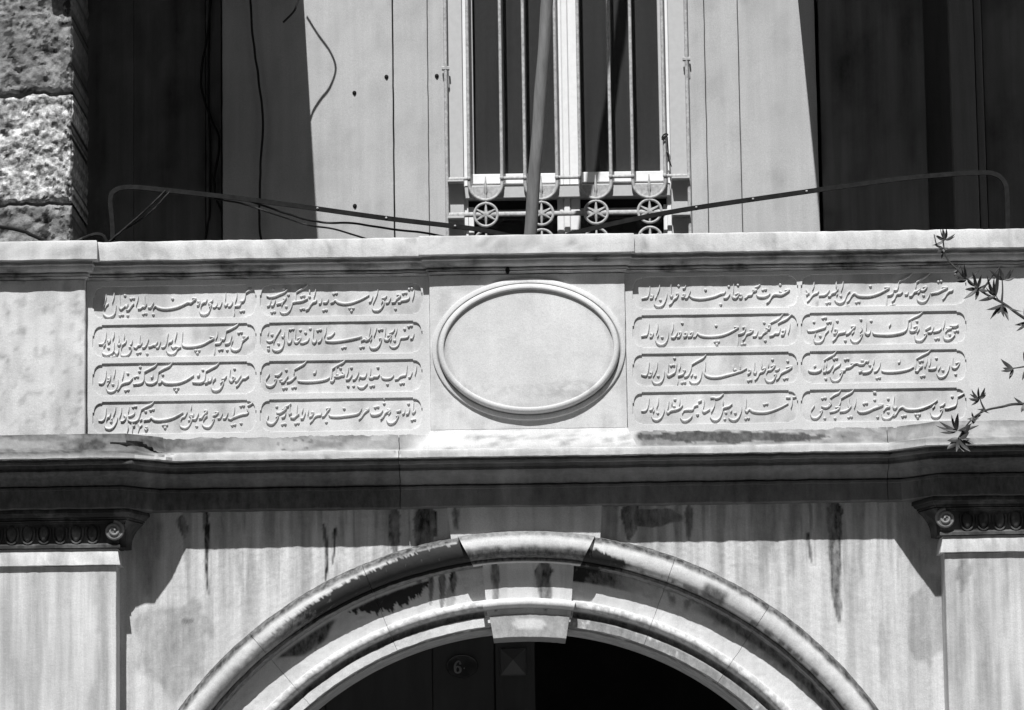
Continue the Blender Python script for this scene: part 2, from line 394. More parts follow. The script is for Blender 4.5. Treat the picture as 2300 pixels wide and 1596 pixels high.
def st_arch(u, v, V):
    r = np.hypot(V[:, 0] - ACX, V[:, 2] - ACZ); off = R_OUT - r
    ang = np.degrees(np.arctan2(V[:, 0] - ACX, V[:, 2] - ACZ))          # 0 at the crown, + right
    n1 = fbm(u * .05, v * .05, 31); n2 = fbm(ang * 1.2, off * .02, 33); rag = fbm(ang * 3.0, off * .01, 35)
    s = 0.93 * (1 - sst(9 + 6 * n1, 19 + 8 * n1, off))                                 # dark along the top of the outer roll
    s = np.maximum(s, .75 * sst(56, 61, off) * (1 - sst(72, 76, off)))           # in the fillet
    left = 1 - sst(-6, -4, ang)
    th = 12 + np.clip(-8 - ang, 0, 40) * .75 + 16 * (rag - .5) + 5 * (fbm(ang * 14, off * .02, 36) - .5)
    crust = sst(th, th + 5, off) * (1 - sst(66, 72, off)) * left
    s = np.maximum(s, 1.3 * crust * (.45 + .55 * sst(-42, -24, ang)))
    s = np.maximum(s, .55 * left * sst(34, 58, off + 14 * n1) * (1 - sst(66, 74, off)))
    # runs on the flat band, left
    band = sst(73, 76, off) * (1 - sst(146, 150, off))
    lo = 84 + 38 * fbm(ang * 2.2, 0 * ang, 41) + 12 * fbm(u * .2, 0 * u, 44)
    s = np.maximum(s, band * 1.2 * sst(78, 84, off) * (1 - sst(lo, lo + 5, off + 34 * (1 - sst(-27.5, -22.5, ang)) + 30 * sst(-17.5, -12.5, ang))) * sst(-28.0, -27.0, ang) * (1 - sst(-13.5, -12.0, ang)))
    s = np.maximum(s, band * .9 * sst(77, 84, off) * (1 - sst(108, 118, off + 30 * (1 - sst(-39, -35, ang)) + 26 * sst(-32, -28.5, ang))) * sst(-40, -38, ang) * (1 - sst(-29.5, -28, ang)))
    for a in (drip(u, v, [(940, 1298), (938, 1345)], 5, 3), drip(u, v, [(968, 1295), (966, 1360)], 6, 4), drip(u, v, [(994, 1290), (992, 1370)], 7, 5),
              drip(u, v, [(1019, 1290), (1017, 1335)], 14, 9), drip(u, v, [(1012, 1320), (1008, 1385)], 11, 14) * .5, drip(u, v, [(712, 1430), (709, 1465)], 3, 2)):
        s = np.maximum(s, a * band * .9)
    # right limb: heavy next to the keystone, then blotches
    s = np.maximum(s, 1.25 * sst(50, 58, off + 10 * n1) * (1 - sst(104, 110, off + 4 * n1)) * sst(4, 5, ang) * (1 - sst(9, 25, ang + 6 * n1)))
    s = np.maximum(s, 1.25 * sst(25 + (ang - 9) * 3, 33 + (ang - 9) * 3, off + 14 * (rag - .5)) * (1 - sst(64, 70, off)) * sst(3.5, 5, ang) * (1 - sst(15, 19, ang + 3 * n1)))
    s = np.maximum(s, .8 * sst(.50, .62, n2) * sst(47, 58, off) * (1 - sst(64, 70, off)) * sst(8, 12, ang))
    s = np.maximum(s, .8 * sst(22, 36, off) * (1 - sst(60, 70, off)) * sst(25.5, 26.5, ang) * (1 - sst(29, 30, ang)))
    s = np.maximum(s, .6 * sst(.46, .62, fbm(ang * .8, off * .03, 51)) * band * (1 - sst(88, 112, off)) * sst(8, 12, ang))
    s = np.maximum(s, .85 * band * (1 - sst(90, 104, off + 8 * n1)) * sst(24, 30, ang))
    # cove under the lower roll and the lower face on the right
    s = np.maximum(s, .85 * sst(170, 174, off) * (1 - sst(184, 187, off)))
    s = np.maximum(s, .62 * sst(185, 188, off) * (1 - sst(207, 209, off)) * sst(4, 5, ang) * sst(.34, .5, n1 + .14))
    s = np.maximum(s, .35 * sst(148, 152, off) * (1 - sst(168, 172, off)) * sst(.45, .6, fbm(u * .12, v * .12, 61)))
    s = np.maximum(s, .65 * sst(208.8, 209.3, off))
    return s
def archivolt(a0, a1, name, prof=AP, n=None, stain=st_arch, jit=0.9):
    n = n or int(abs(a1 - a0) * 4.5) + 2; V = []
    for i in range(n):
        a = math.radians(a0 + (a1 - a0) * i / (n - 1))
        for off, y in prof:
            r = R_OUT - off; V.append((ACX + r * math.sin(a), y, ACZ + r * math.cos(a)))
    k = len(prof); Fc = gridfaces(n, k)
    Fc += [tuple(range(k - 1, -1, -1)), tuple((n - 1) * k + j for j in range(k))]
    return mesh(name, V, Fc, MAR, gate, smooth=32, stain=stain, jitter=jit)
# dense radial sampling so the runs have crisp edges
def densify(p, d=3.0):
    out = [p[0]]
    for a, b in zip(p[:-1], p[1:]):
        L = math.hypot(b[0] - a[0], b[1] - a[1]); k = max(1, min(30, int(L / d)))
        out += [(a[0] + (b[0] - a[0]) * i / k, a[1] + (b[1] - a[1]) * i / k) for i in range(1, k + 1)]
    return out
APD = densify(AP[:-2]) + AP[-2:]
for a0, a1 in ((-58, -39.53), (-39.47, -22.03), (-21.97, -4.6), (4.6, 20.87), (20.93, 34.97), (35.03, 58)): archivolt(a0, a1, 'archivolt', APD)

# ---- keystone: head block, roll, face, lower roll, lower face
def st_key(u, v, V):
    s = 0.16 * sst(.48, .68, fbm(u * .06, v * .006, 71))
    for a in (drip(u, v, [(1110, 1262), (1112, 1330), (1112, 1375)], 9, 8) * .75, drip(u, v, [(1222, 1262), (1222, 1310), (1225, 1372)], 19, 16, 4) * .88,
              drip(u, v, [(1024, 1140), (1027, 1195)], 7, 6) * .8):
        s = np.maximum(s, a)
    return s
def st_roll(u, v, V):
    r = np.hypot(V[:, 0] - ACX, V[:, 2] - ACZ); off = R_OUT - r; n1 = fbm(u * .06, v * .06, 77)
    s = .72 * (1 - sst(12, 22, off + 5 * n1)); s = np.maximum(s, .88 * sst(36, 50, off + 12 * n1) * (1 - sst(66, 71, off)))
    return np.maximum(s, .6 * sst(170, 174, off) * (1 - sst(184, 187, off)))
xa, zt = W(1001, 1137, 44); xb, _ = W(1354, 1137, 44); xc, zb_ = W(1018, 1215, 44); xd, _ = W(1345, 1215, 44)
def trap(xa, xb, xc, xd, zt, zb, y0, y1, nx=60, nz=24):
    V = []; 
    for i in range(nz):
        t = i / (nz - 1); l_ = xc + (xa - xc) * t; r_ = xd + (xb - xd) * t
        for j in range(nx): V.append((l_ + (r_ - l_) * j / (nx - 1), y0, zb + (zt - zb) * t))
    Fc = gridfaces(nz, nx); k = len(V)
    rim = [i for i in range(nx)] + [i * nx + nx - 1 for i in range(1, nz)] + [(nz - 1) * nx + i for i in range(nx - 2, -1, -1)] + [i * nx for i in range(nz - 2, 0, -1)]
    for i in rim: V.append((V[i][0], y1, V[i][2]))
    m = len(rim)
    for i in range(m): Fc.append((rim[(i + 1) % m], rim[i], k + i, k + (i + 1) % m))
    return V, Fc
ks = MB(); ks.add(*trap(xa, xb, xc - 2, xd + 2, zt + 30, zb_ - 25, 44, 120))
keyo = ks.build('keystone', MAR, gate, stain=st_key, jitter=0.6)
KP = [(off, y - 13) for off, y in AP if -7 <= off <= 70.5]; KP = [(KP[0][0], 70)] + densify(KP[1:]) + [(71, 66)]
def arcpart(prof, xl, xr, name, mat, stain, n=70, taper=0.0):
    """piece of moulding round the crown with straight cheeks; taper pulls the lower edge in"""
    V = []; k = len(prof)
    for i in range(n):
        for off, y in prof:
            e = taper * (off - prof[0][0]) / (prof[-1][0] - prof[0][0])
            x = (xl + e) + ((xr - e) - (xl + e)) * i / (n - 1)
            r = R_OUT - off; V.append((x, y, ACZ + math.sqrt(r * r - (x - ACX) ** 2)))
    Fc = gridfaces(n, k) + [tuple(range(k - 1, -1, -1)), tuple((n - 1) * k + j for j in range(k))]
    return mesh(name, V, Fc, mat, keyo, smooth=32, stain=stain, jitter=0.7)
for xx in (keyo,): pass
arcpart(KP + [(71, 100)], WX(1024, 1220, 10), WX(1341, 1220, 10), 'crown_roll', MAR, st_roll, taper=38)
xk0, zk0 = W(1082, 1262, 62); xk1, _ = W(1291, 1262, 62); xk2, zk1 = W(1096, 1400, 62); xk3, _ = W(1281, 1400, 62)
mesh('key_face', *trap(xk0, xk1, xk2, xk3, zk0 + 14, zk1, 60, 110, 60, 40), MAR, keyo, smooth=30, stain=st_key, jitter=0.4)
LR = [(150, 64), (151, 56)] + [(161 + 11 * math.cos(math.pi * (1 - t)), 54 - 13 * math.sin(math.pi * (1 - t))) for t in np.linspace(0, 1, 9)] + [(173, 60), (178, 63), (186, 62), (188, 100)]
arcpart(LR, WX(1082, 1370, 50), WX(1293, 1370, 50), 'lower_roll', MAR, st_roll, n=40, taper=8)
LF = [(184, 66), (187, 57), (200, 57), (215, 57), (236, 57), (238, 60), (238, 200)]
def st_lf(u, v, V):
    return .5 * (1 - blob(u, v, 1188, 1402, 42, 13, .25, 5)) * sst(.2, .5, fbm(u * .05, v * .05, 9) + .15)
arcpart(densify(LF[:-1], 6) + LF[-1:], WX(1099, 1400, 50), WX(1280, 1400, 50), 'lower_face', MAR, st_lf, n=50, taper=9)

# ---- entablature: corona, bed mould, architrave, breaking forward over the pilasters
xi_l, xo_l = WX(345, 1100, Y_WALL), WX(260, 1100, Y_PIL)
xi_r, xo_r = WX(2039, 1100, Y_WALL), WX(2124, 1100, Y_PIL)
def zc(v, o): return WZ(1150, v, Y_WALL - o)
EP = [(30, zc(970, 30) + 8), (57, zc(972, 59) + 0), (62, zc(976, 62))]
z1_, z2_ = zc(1008, 117), zc(1026.5, 119)
zpl = zc(1004, 74)
WASH = [(59, zc(972, 59))] + [(59 + 15 * t ** 1.3, zc(972, 59) + (zpl - zc(972, 59)) * t) for t in np.linspace(0.08, 1, 8)] + [(80, zpl - 3), (98, z1_ + 1.5), (117, z1_)]
COR = [(118.5, z1_ - 1), (119.5, z1_ - 4), (119.5, (z1_ + z2_) / 2), (119.5, z2_ + 2), (118, z2_), (96, z2_ + 1.5), (95, z2_ - 5)]
z3 = zc(1040, 100)
BED = [(104, zc(1032.5, 104)), (105, zc(1034, 101)), (104.5, z3 + 1), (103, z3), (82, z3 + 1), (81, z3 - 6)]
z4, z5 = zc(1050, 87), zc(1083, 50)
CYM = arc(88, z4, 70, (z4 + z5) / 2, 3.5, 5) + arc(70, (z4 + z5) / 2, 48, z5, -4, 5) + [(47.5, z5 - 2), (33, z5 - 2.5), (33, z5 - 6)]
z6 = zc(1088, 41)
ARC = [(41.5, z6 - 2), (42, z6 - 4), (42, z6 - 8), (40, z6 - 9), (40, (z6 + Z_ARCHI) / 2), (40, Z_ARCHI + 2), (38.5, Z_ARCHI), (10, Z_ARCHI), (-8, Z_ARCHI)]
def st_ent(u, v, V):
    top = 972 - (u - 1150) * .0148
    d = v - top
    # wash: weathered grey with lichen; left half greyer
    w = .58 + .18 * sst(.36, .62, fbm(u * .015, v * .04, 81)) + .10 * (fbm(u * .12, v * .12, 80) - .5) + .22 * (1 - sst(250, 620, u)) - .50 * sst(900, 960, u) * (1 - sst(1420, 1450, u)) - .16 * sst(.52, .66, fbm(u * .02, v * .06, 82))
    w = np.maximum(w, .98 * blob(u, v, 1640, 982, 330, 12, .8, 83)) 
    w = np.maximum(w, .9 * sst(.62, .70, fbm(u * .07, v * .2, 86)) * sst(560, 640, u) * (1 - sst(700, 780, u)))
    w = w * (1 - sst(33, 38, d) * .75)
    # sheltered mouldings: soot, plus shade painted in over the pilaster breaks
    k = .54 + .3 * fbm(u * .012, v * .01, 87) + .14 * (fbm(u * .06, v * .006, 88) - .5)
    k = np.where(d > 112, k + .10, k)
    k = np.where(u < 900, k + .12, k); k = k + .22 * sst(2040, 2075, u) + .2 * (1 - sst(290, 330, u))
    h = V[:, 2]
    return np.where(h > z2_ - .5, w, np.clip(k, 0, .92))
EPROF = WASH + COR + BED + CYM + ARC + [(-8, zc(972, 59) )]
EPROF = densify(EPROF[:-1], 7) + [(-12, Z_ARCHI + .5), (-12, zc(972, 59) - 1)]
xj1 = WX(898, 1080, Y_WALL - 50); xj2 = WX(2003, 1012, Y_WALL - 110)
def entab(path): 
    V, Fc = sweep(path, EPROF, 5); V = np.array(V); uu, vv = PR(V[:, 0], V[:, 1], V[:, 2])
    front = (V[:, 2] < z1_ + 2) & (V[:, 2] > z2_ - 2) & (V[:, 1] < Y_WALL - 100)
    bite = 13 * blob(uu, vv, 325, 1016, 75, 17, .8, 507) * (.5 + fbm(uu * .07, vv * .1, 509)) + 6 * blob(uu, vv, 893, 1012, 8, 10, .3, 508) + 1.6 * (fbm(uu * .06, vv * .06, 501) - .5)
    V[:, 1] += np.where(front | ((V[:, 2] > z2_ - 2) & (V[:, 1] < Y_WALL - 100)), bite, 0)
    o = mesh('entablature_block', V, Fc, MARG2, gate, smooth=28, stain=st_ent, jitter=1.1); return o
MARG2 = stone('marble_cornice', 0.60, var=0.16, streak=0.16, grain=0.12, dark=0.032, clouds=4, mott=.3)
XL, XR = -1500.0, 1500.0
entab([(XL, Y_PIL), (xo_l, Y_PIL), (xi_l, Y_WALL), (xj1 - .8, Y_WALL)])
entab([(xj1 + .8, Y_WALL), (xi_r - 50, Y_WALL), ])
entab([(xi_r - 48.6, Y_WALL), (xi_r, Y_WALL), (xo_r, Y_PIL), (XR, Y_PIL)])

# ---- pilasters: shaft, necking, egg band, abacus, volute
def st_pil(u, v, V):
    return .24 * sst(.45, .70, fbm(u * .05, v * .003, 91)) + .16 * sst(.45, .7, fbm(u * .014, v * .004, 93)) + .35 * drip(u, v, [(2165, 1260), (2163, 1330)], 16, 18) + .3 * drip(u, v, [(222, 1280), (222, 1420)], 9, 5)
for side in (-1, 1):
    pil = bpy.data.objects.new('pilaster', None); COL.objects.link(pil); pil.parent = gate
    uu = 200 if side < 0 else 2180
    xin = X_PL if side < 0 else X_PR
    xs0, xs1 = (xin - 330, xin) if side < 0 else (xin, xin + 330)
    pil.location = Vector(M3((xs0 + xs1) / 2, Y_PIL, GROUND)) - Vector(gate.location)
    u2 = 2180
    z_neck0 = WZ(u2, 1241, Y_PIL - 9); z_neck1 = WZ(u2, 1203, Y_PIL - 9); z_egg = WZ(u2, 1139, Y_PIL - 10); z_ab = WZ(u2, 1117, Y_PIL - 22)
    mesh('shaft', *slab(xs0, xs1, Y_PIL, Y_WALL + 6, GROUND + 60, z_neck0 - .5, 9, 1.2), MARW, pil, stain=st_pil, jitter=.5)
    def ring(prof, name, mat, stain=None, cant=0):
        p0 = [(xs0, Y_WALL + 4), (xs0, Y_PIL), (xs1, Y_PIL), (xs1, Y_WALL + 4)]
        return mesh(name, *sweep(p0, prof, 9), mat, pil, smooth=30, stain=stain, jitter=.6)
    ring([(-3, z_neck1 + 1), (2, z_neck1), (4, z_neck1 - 8), (7, z_neck0 + 14), (9, z_neck0 + 4), (9.5, z_neck0 + 1), (8.5, z_neck0), (-3, z_neck0)], 'necking', MARW, lambda u, v, V: .25 * sst(.4, .6, fbm(u * .03, v * .03, 5)))
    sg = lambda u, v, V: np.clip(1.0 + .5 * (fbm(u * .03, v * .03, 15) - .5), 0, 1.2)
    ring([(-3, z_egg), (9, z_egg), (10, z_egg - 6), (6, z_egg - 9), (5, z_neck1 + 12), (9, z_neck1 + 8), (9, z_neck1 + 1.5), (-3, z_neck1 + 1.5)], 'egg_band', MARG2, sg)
    zz = Z_ARCHI
    if side < 0: pa = [(XL, Y_PIL - 20), (WX(288, 1150, Y_PIL - 20), Y_PIL - 20), (WX(334, 1150, Y_WALL), Y_WALL + 8)]
    else: pa = [(WX(2050, 1130, Y_WALL), Y_WALL + 8), (WX(2098, 1130, Y_PIL - 20), Y_PIL - 20), (XR, Y_PIL - 20)]
    ab = [(-40, zz - .6), (4, zz - .6), (5, zz - 3), (5, zz - 9), (1, zz - 11)] + arc(1, zz - 11, -8, z_egg + 5, 2, 4) + [(-6, z_egg + 4), (-6, z_egg + 1), (-40, z_egg + 1)]
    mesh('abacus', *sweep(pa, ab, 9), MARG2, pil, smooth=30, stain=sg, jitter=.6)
    # dark cove carrying the abacus back to the wall
    cv_ = [(-10, z_egg + .5), (-8, z_egg - 2)] + arc(-8, z_egg - 2, -34, z_neck1 + 3, -8, 6) + [(-46, z_neck1 + 2), (-46, z_egg + .5)]
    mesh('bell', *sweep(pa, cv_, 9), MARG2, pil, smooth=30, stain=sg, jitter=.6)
    # eggs with their husks
    ze = (z_egg + z_neck1) / 2 + 2; he = (z_egg - z_neck1) * .30
    pitch = 36.0
    for k in range(8):
        x = (xs1 - 52 - k * pitch) if side < 0 else (xs0 + 52 + k * pitch)
        V = []; Fc = []
        for i in range(9):
            th = math.pi * i / 8
            for j in range(10):
                ph = 2 * math.pi * j / 10
                wv = 10.5 * math.sin(th) * (1.0 + .18 * math.cos(th))
                V.append((x + wv * math.cos(ph), Y_PIL - 6 - 9 * math.sin(th) * max(0, math.sin(ph)), ze + he * math.cos(th)))
        mesh('egg', V, gridfaces(9, 10, True), MARG2, pil, smooth=60, stain=sg)
        hv = [(x + 15 * math.cos(a), Y_PIL - 7, ze + 2 + (he + 5) * math.sin(a)) for a in np.linspace(math.radians(150), math.radians(390), 14)]
        mesh('husk', *tube(hv, 2.6, 6), MARG2, pil, smooth=60, stain=sg)
    xv = (xs1 - 4) if side < 0 else (xs0 + 4); sp = []
    for t in np.linspace(0, 2.25, 44):
        r = 21 * (1 - t / 2.6); a = math.pi / 2 + side * t * 2 * math.pi
        sp.append((xv + r * math.cos(a), Y_PIL - 12 - 5 * t, ze + 4 + r * math.sin(a)))
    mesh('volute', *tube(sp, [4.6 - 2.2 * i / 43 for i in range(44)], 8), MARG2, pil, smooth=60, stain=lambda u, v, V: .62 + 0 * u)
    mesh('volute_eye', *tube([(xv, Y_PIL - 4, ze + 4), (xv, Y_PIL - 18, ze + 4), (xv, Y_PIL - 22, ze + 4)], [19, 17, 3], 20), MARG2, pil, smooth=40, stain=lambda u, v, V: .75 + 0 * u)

# ---- terrace deck and passage behind the arch (keeps the inside dark)
zdeck = zc(972, 59) - 30
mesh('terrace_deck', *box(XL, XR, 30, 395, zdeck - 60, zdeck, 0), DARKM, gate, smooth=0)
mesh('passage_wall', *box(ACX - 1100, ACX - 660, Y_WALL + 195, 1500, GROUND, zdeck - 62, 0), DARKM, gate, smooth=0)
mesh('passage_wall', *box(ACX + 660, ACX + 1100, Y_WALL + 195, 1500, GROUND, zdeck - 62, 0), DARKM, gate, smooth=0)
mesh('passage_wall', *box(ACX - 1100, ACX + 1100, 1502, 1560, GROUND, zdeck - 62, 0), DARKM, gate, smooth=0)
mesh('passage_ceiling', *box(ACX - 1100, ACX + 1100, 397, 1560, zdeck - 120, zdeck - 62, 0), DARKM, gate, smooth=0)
# tympanum backing hides the wall core above the soffit
def tymp():
    n = 80; V = []
    for i in range(n):
        a = math.radians(-60 + 120 * i / (n - 1)); r = R_OUT - 211
        x, z = ACX + r * math.sin(a), ACZ + r * math.cos(a)
        V += [(x, 128, z), (x, 128, zdeck - 60), (x, 330, zdeck - 60), (x, 330, z)]
    Fc = gridfaces(n, 4, True) + [(3, 2, 1, 0), tuple((n - 1) * 4 + k for k in range(4))]
    mesh('vault_core', V, Fc, MARW, gate, smooth=0)
tymp()

# ---- parapet -------------------------------------------------------------
zb0 = zc(972, 59)                                   # foot of the panels
def zp(u, v, y): return WZ(u, v, y)
z_ct = WZ(1150, 531, -38); z_cb = WZ(1150, 574.5, -39)          # coping top / under side (main runs, y=-40)
OFFC = 0
xjL, xjC0, xjC1 = WX(218, 565, -60), WX(940, 555, -48), WX(1424, 550, -48)
xpl0, xpl1 = WX(966, 800, -11), WX(1406, 800, -11)
xpier = WX(191, 800, -24)
COPP = [(41, z_ct - 1.5), (42, z_ct - 5), (42, (z_ct + z_cb) / 2), (42, z_cb + 2), (40.5, z_cb), (25, z_cb + 1), (24, z_cb - 5)]
MOUL = [(29, z_cb - 8), (30, z_cb - 11), (27, z_cb - 14)] + arc(27, z_cb - 14, 15, z_cb - 30, 4, 5) + [(9, z_cb - 31), (9, z_cb - 33), (14, z_cb - 34), (14, z_cb - 38), (6, z_cb - 39), (6, z_cb - 41), (9, z_cb - 42)] + arc(9, z_cb - 42, 3, z_cb - 47.5, -1.5, 3) + [(0, z_cb - 48)]
MOUL = [(o, z_cb + (z - z_cb) * .77) for o, z in MOUL]
CPROF = [(-62, z_ct), (-20, z_ct + .6), (10, z_ct + .6), (39, z_ct)] + COPP + MOUL + [(-62, z_cb - 36.9)]
CPROF = densify(CPROF, 9)
def st_cop(u, v, V):
    h = V[:, 2]
    s = .26 * sst(.45, .7, fbm(u * .03, v * .03, 101)) + .2 * sst(.55, .7, fbm(u * .1, v * .03, 102))
    m = .20 + .5 * sst(.45, .7, fbm(u * .015, v * .05, 103)) + .15 * sst(.45, .6, fbm(u * .05, v * .01, 105))
    s = np.where((h > z_ct - 1.5) & (V[:, 1] > -28), 1.1, s)          # lichen-black added on the unseen flat top to cut bounce onto the house
    return np.where(h > z_cb - .4, s, m)
def coping(path, nm='coping_stone'):
    return mesh(nm, *sweep(path, CPROF, 9), MAR, gate, smooth=28, stain=st_cop, jitter=1.0)
coping([(xpier - 4, 0), (xpl0 + 6, 0)])
coping([(xpl1 - 6, 0), (XR, 0)])
# pier cap and centre cap: same mouldings on projecting blocks
def cap(x0, x1, yf, side_k, dz=0.0, round_r=0.0, l=True, r=True):
    lv = []
    for o, z in CPROF:
        if o < -15: continue
        k = o * side_k
        lv.append((z + dz, x0 - (k if l else 0), x1 + (k if r else 0), yf - o))
    lv = [(lv[0][0], x0, x1, 20)] + lv + [(lv[-1][0], x0, x1, 20)]
    return loft(lv, 62)
mesh('coping_stone', *cap(XL, xpier, -24, (xjL - xpier) / 42, 0.0, l=False), MAR, gate, smooth=28, stain=st_cop, jitter=1.0)
mesh('coping_stone', *cap(xpl0, xpl1, -11, (xpl0 - xjC0) / 42, .8), MAR, gate, smooth=28, stain=st_cop, jitter=0.8)
# backing wall of the parapet
mesh('parapet_core', *box(XL, XR, 12, 60, zdeck - 5, z_cb - 37.6, 0), MARW, gate, smooth=0)
# pier
def st_pier(u, v, V): return .22 * sst(.45, .7, fbm(u * .03, v * .012, 111)) + .3 * sst(.60, .72, fbm(u * .06, v * .06, 113))
mesh('corner_pier', *slab(XL, xpier, -24, 11, zb0 - 8, z_cb - 37.6, 9, 1.5), MAR, gate, stain=st_pier, jitter=.7)
# centre block with flared foot, oval medallion
OX, OZ = W(1187.5, 785, -11)
zfl = WZ(1187, 964, -11)
def st_mid(u, v, V):
    return .16 * sst(.5, .7, fbm(u * .03, v * .03, 121)) * (v < 970) + (.16 + .4 * sst(.52, .68, fbm(u * .05, v * .12, 123))) * sst(962, 985, v)
mesh('medallion_block', *slab(xpl0, xpl1, -11, 11, zfl, z_cb - 38, 7, 1.0), MAR, gate, stain=st_mid, jitter=.5)
fl0, fl1 = WX(950, 1004, -25), WX(1428, 1004, -25)
zf1 = zc(1001, 84)
lv = [(zfl - .3, xpl0, xpl1, -11)] + [(zfl + (zf1 - zfl) * t, xpl0 + (fl0 - xpl0) * t, xpl1 + (fl1 - xpl1) * t, -11 + (-33 + 11) * t ** 1.2) for t in np.linspace(.03, 1, 8)] + [(zf1 - 6, fl0, fl1, -34), (zf1 - 30, fl0, fl1, -34)]
mesh('medallion_foot', *loft(lv, 12), MAR, gate, smooth=40, stain=st_mid, jitter=.8)
def oval():
    A, B = 217.0, 161.0; n = 140
    pr = [(0, -10.5), (0, -15), (1, -16.5), (4, -17.6), (8, -18.2), (11, -18.2), (11.6, -16.6), (12.6, -16.6), (13.2, -20), (14, -25), (15.5, -28.5), (18, -30.6), (21, -31.6), (24.5, -31.8), (26, -31), (27, -29.5), (27.6, -25.2), (30, -25), (40, -25)] + [(40 + 110 * t, -25) for t in np.linspace(.05, .97, 26)]
    V = []
    for i in range(n):
        a = 2 * math.pi * i / n; c, s = math.cos(a), math.sin(a)
        nx, nz = c / A, s / B; L = math.hypot(nx, nz); nx /= L; nz /= L
        for k, (o, y) in enumerate(pr):
            if o <= 40: V.append((OX + A * c - nx * o, y, OZ + B * s - nz * o))
            else:
                f = (o - 40) / 110.0
                bx, bz = A * c - nx * 40, B * s - nz * 40
                V.append((OX + bx * (1 - f), y, OZ + bz * (1 - f)))
    k = len(pr); Fc = [(b, a, d, c) for a, b, c, d in [((i * k + j), ((i + 1) % n * k + j), ((i + 1) % n * k + j + 1), (i * k + j + 1)) for i in range(n) for j in range(k - 1)]]
    Fc.append(tuple(i * k + k - 1 for i in range(n)))
    so = lambda u, v, V: .05 * sst(.45, .65, fbm(u * .03 + v * .02, v * .03 - u * .02, 131)) + .2 * blob(u, v, 1290, 875, 75, 22, .6, 7) * sst(.35, .6, fbm(u * .1, v * .1, 8)) + .12 * blob(u, v, 1170, 880, 160, 16, .8, 9) * sst(.4, .6, fbm(u * .12, v * .12, 10)) + .55 * np.exp(-((np.hypot((V[:, 0] - OX) / (A - 12.2), (V[:, 2] - OZ) / (B - 12.2)) - 1) * 180 / 2.2) ** 2) + .3 * np.exp(-((np.hypot((V[:, 0] - OX) / (A - 29), (V[:, 2] - OZ) / (B - 29)) - 1) * 180 / 2.5) ** 2)
    mesh('oval_medallion', V, Fc, MARP, gate, smooth=35, stain=so)
oval()
mesh('drain_hole', *tube([(*[W(1140, 608, -20)[0]], -15, W(1140, 608, -20)[1]), (W(1140, 608, -20)[0], -27, W(1140, 608, -20)[1] - 1)], 8, 12, .6), IRON, gate, smooth=40)

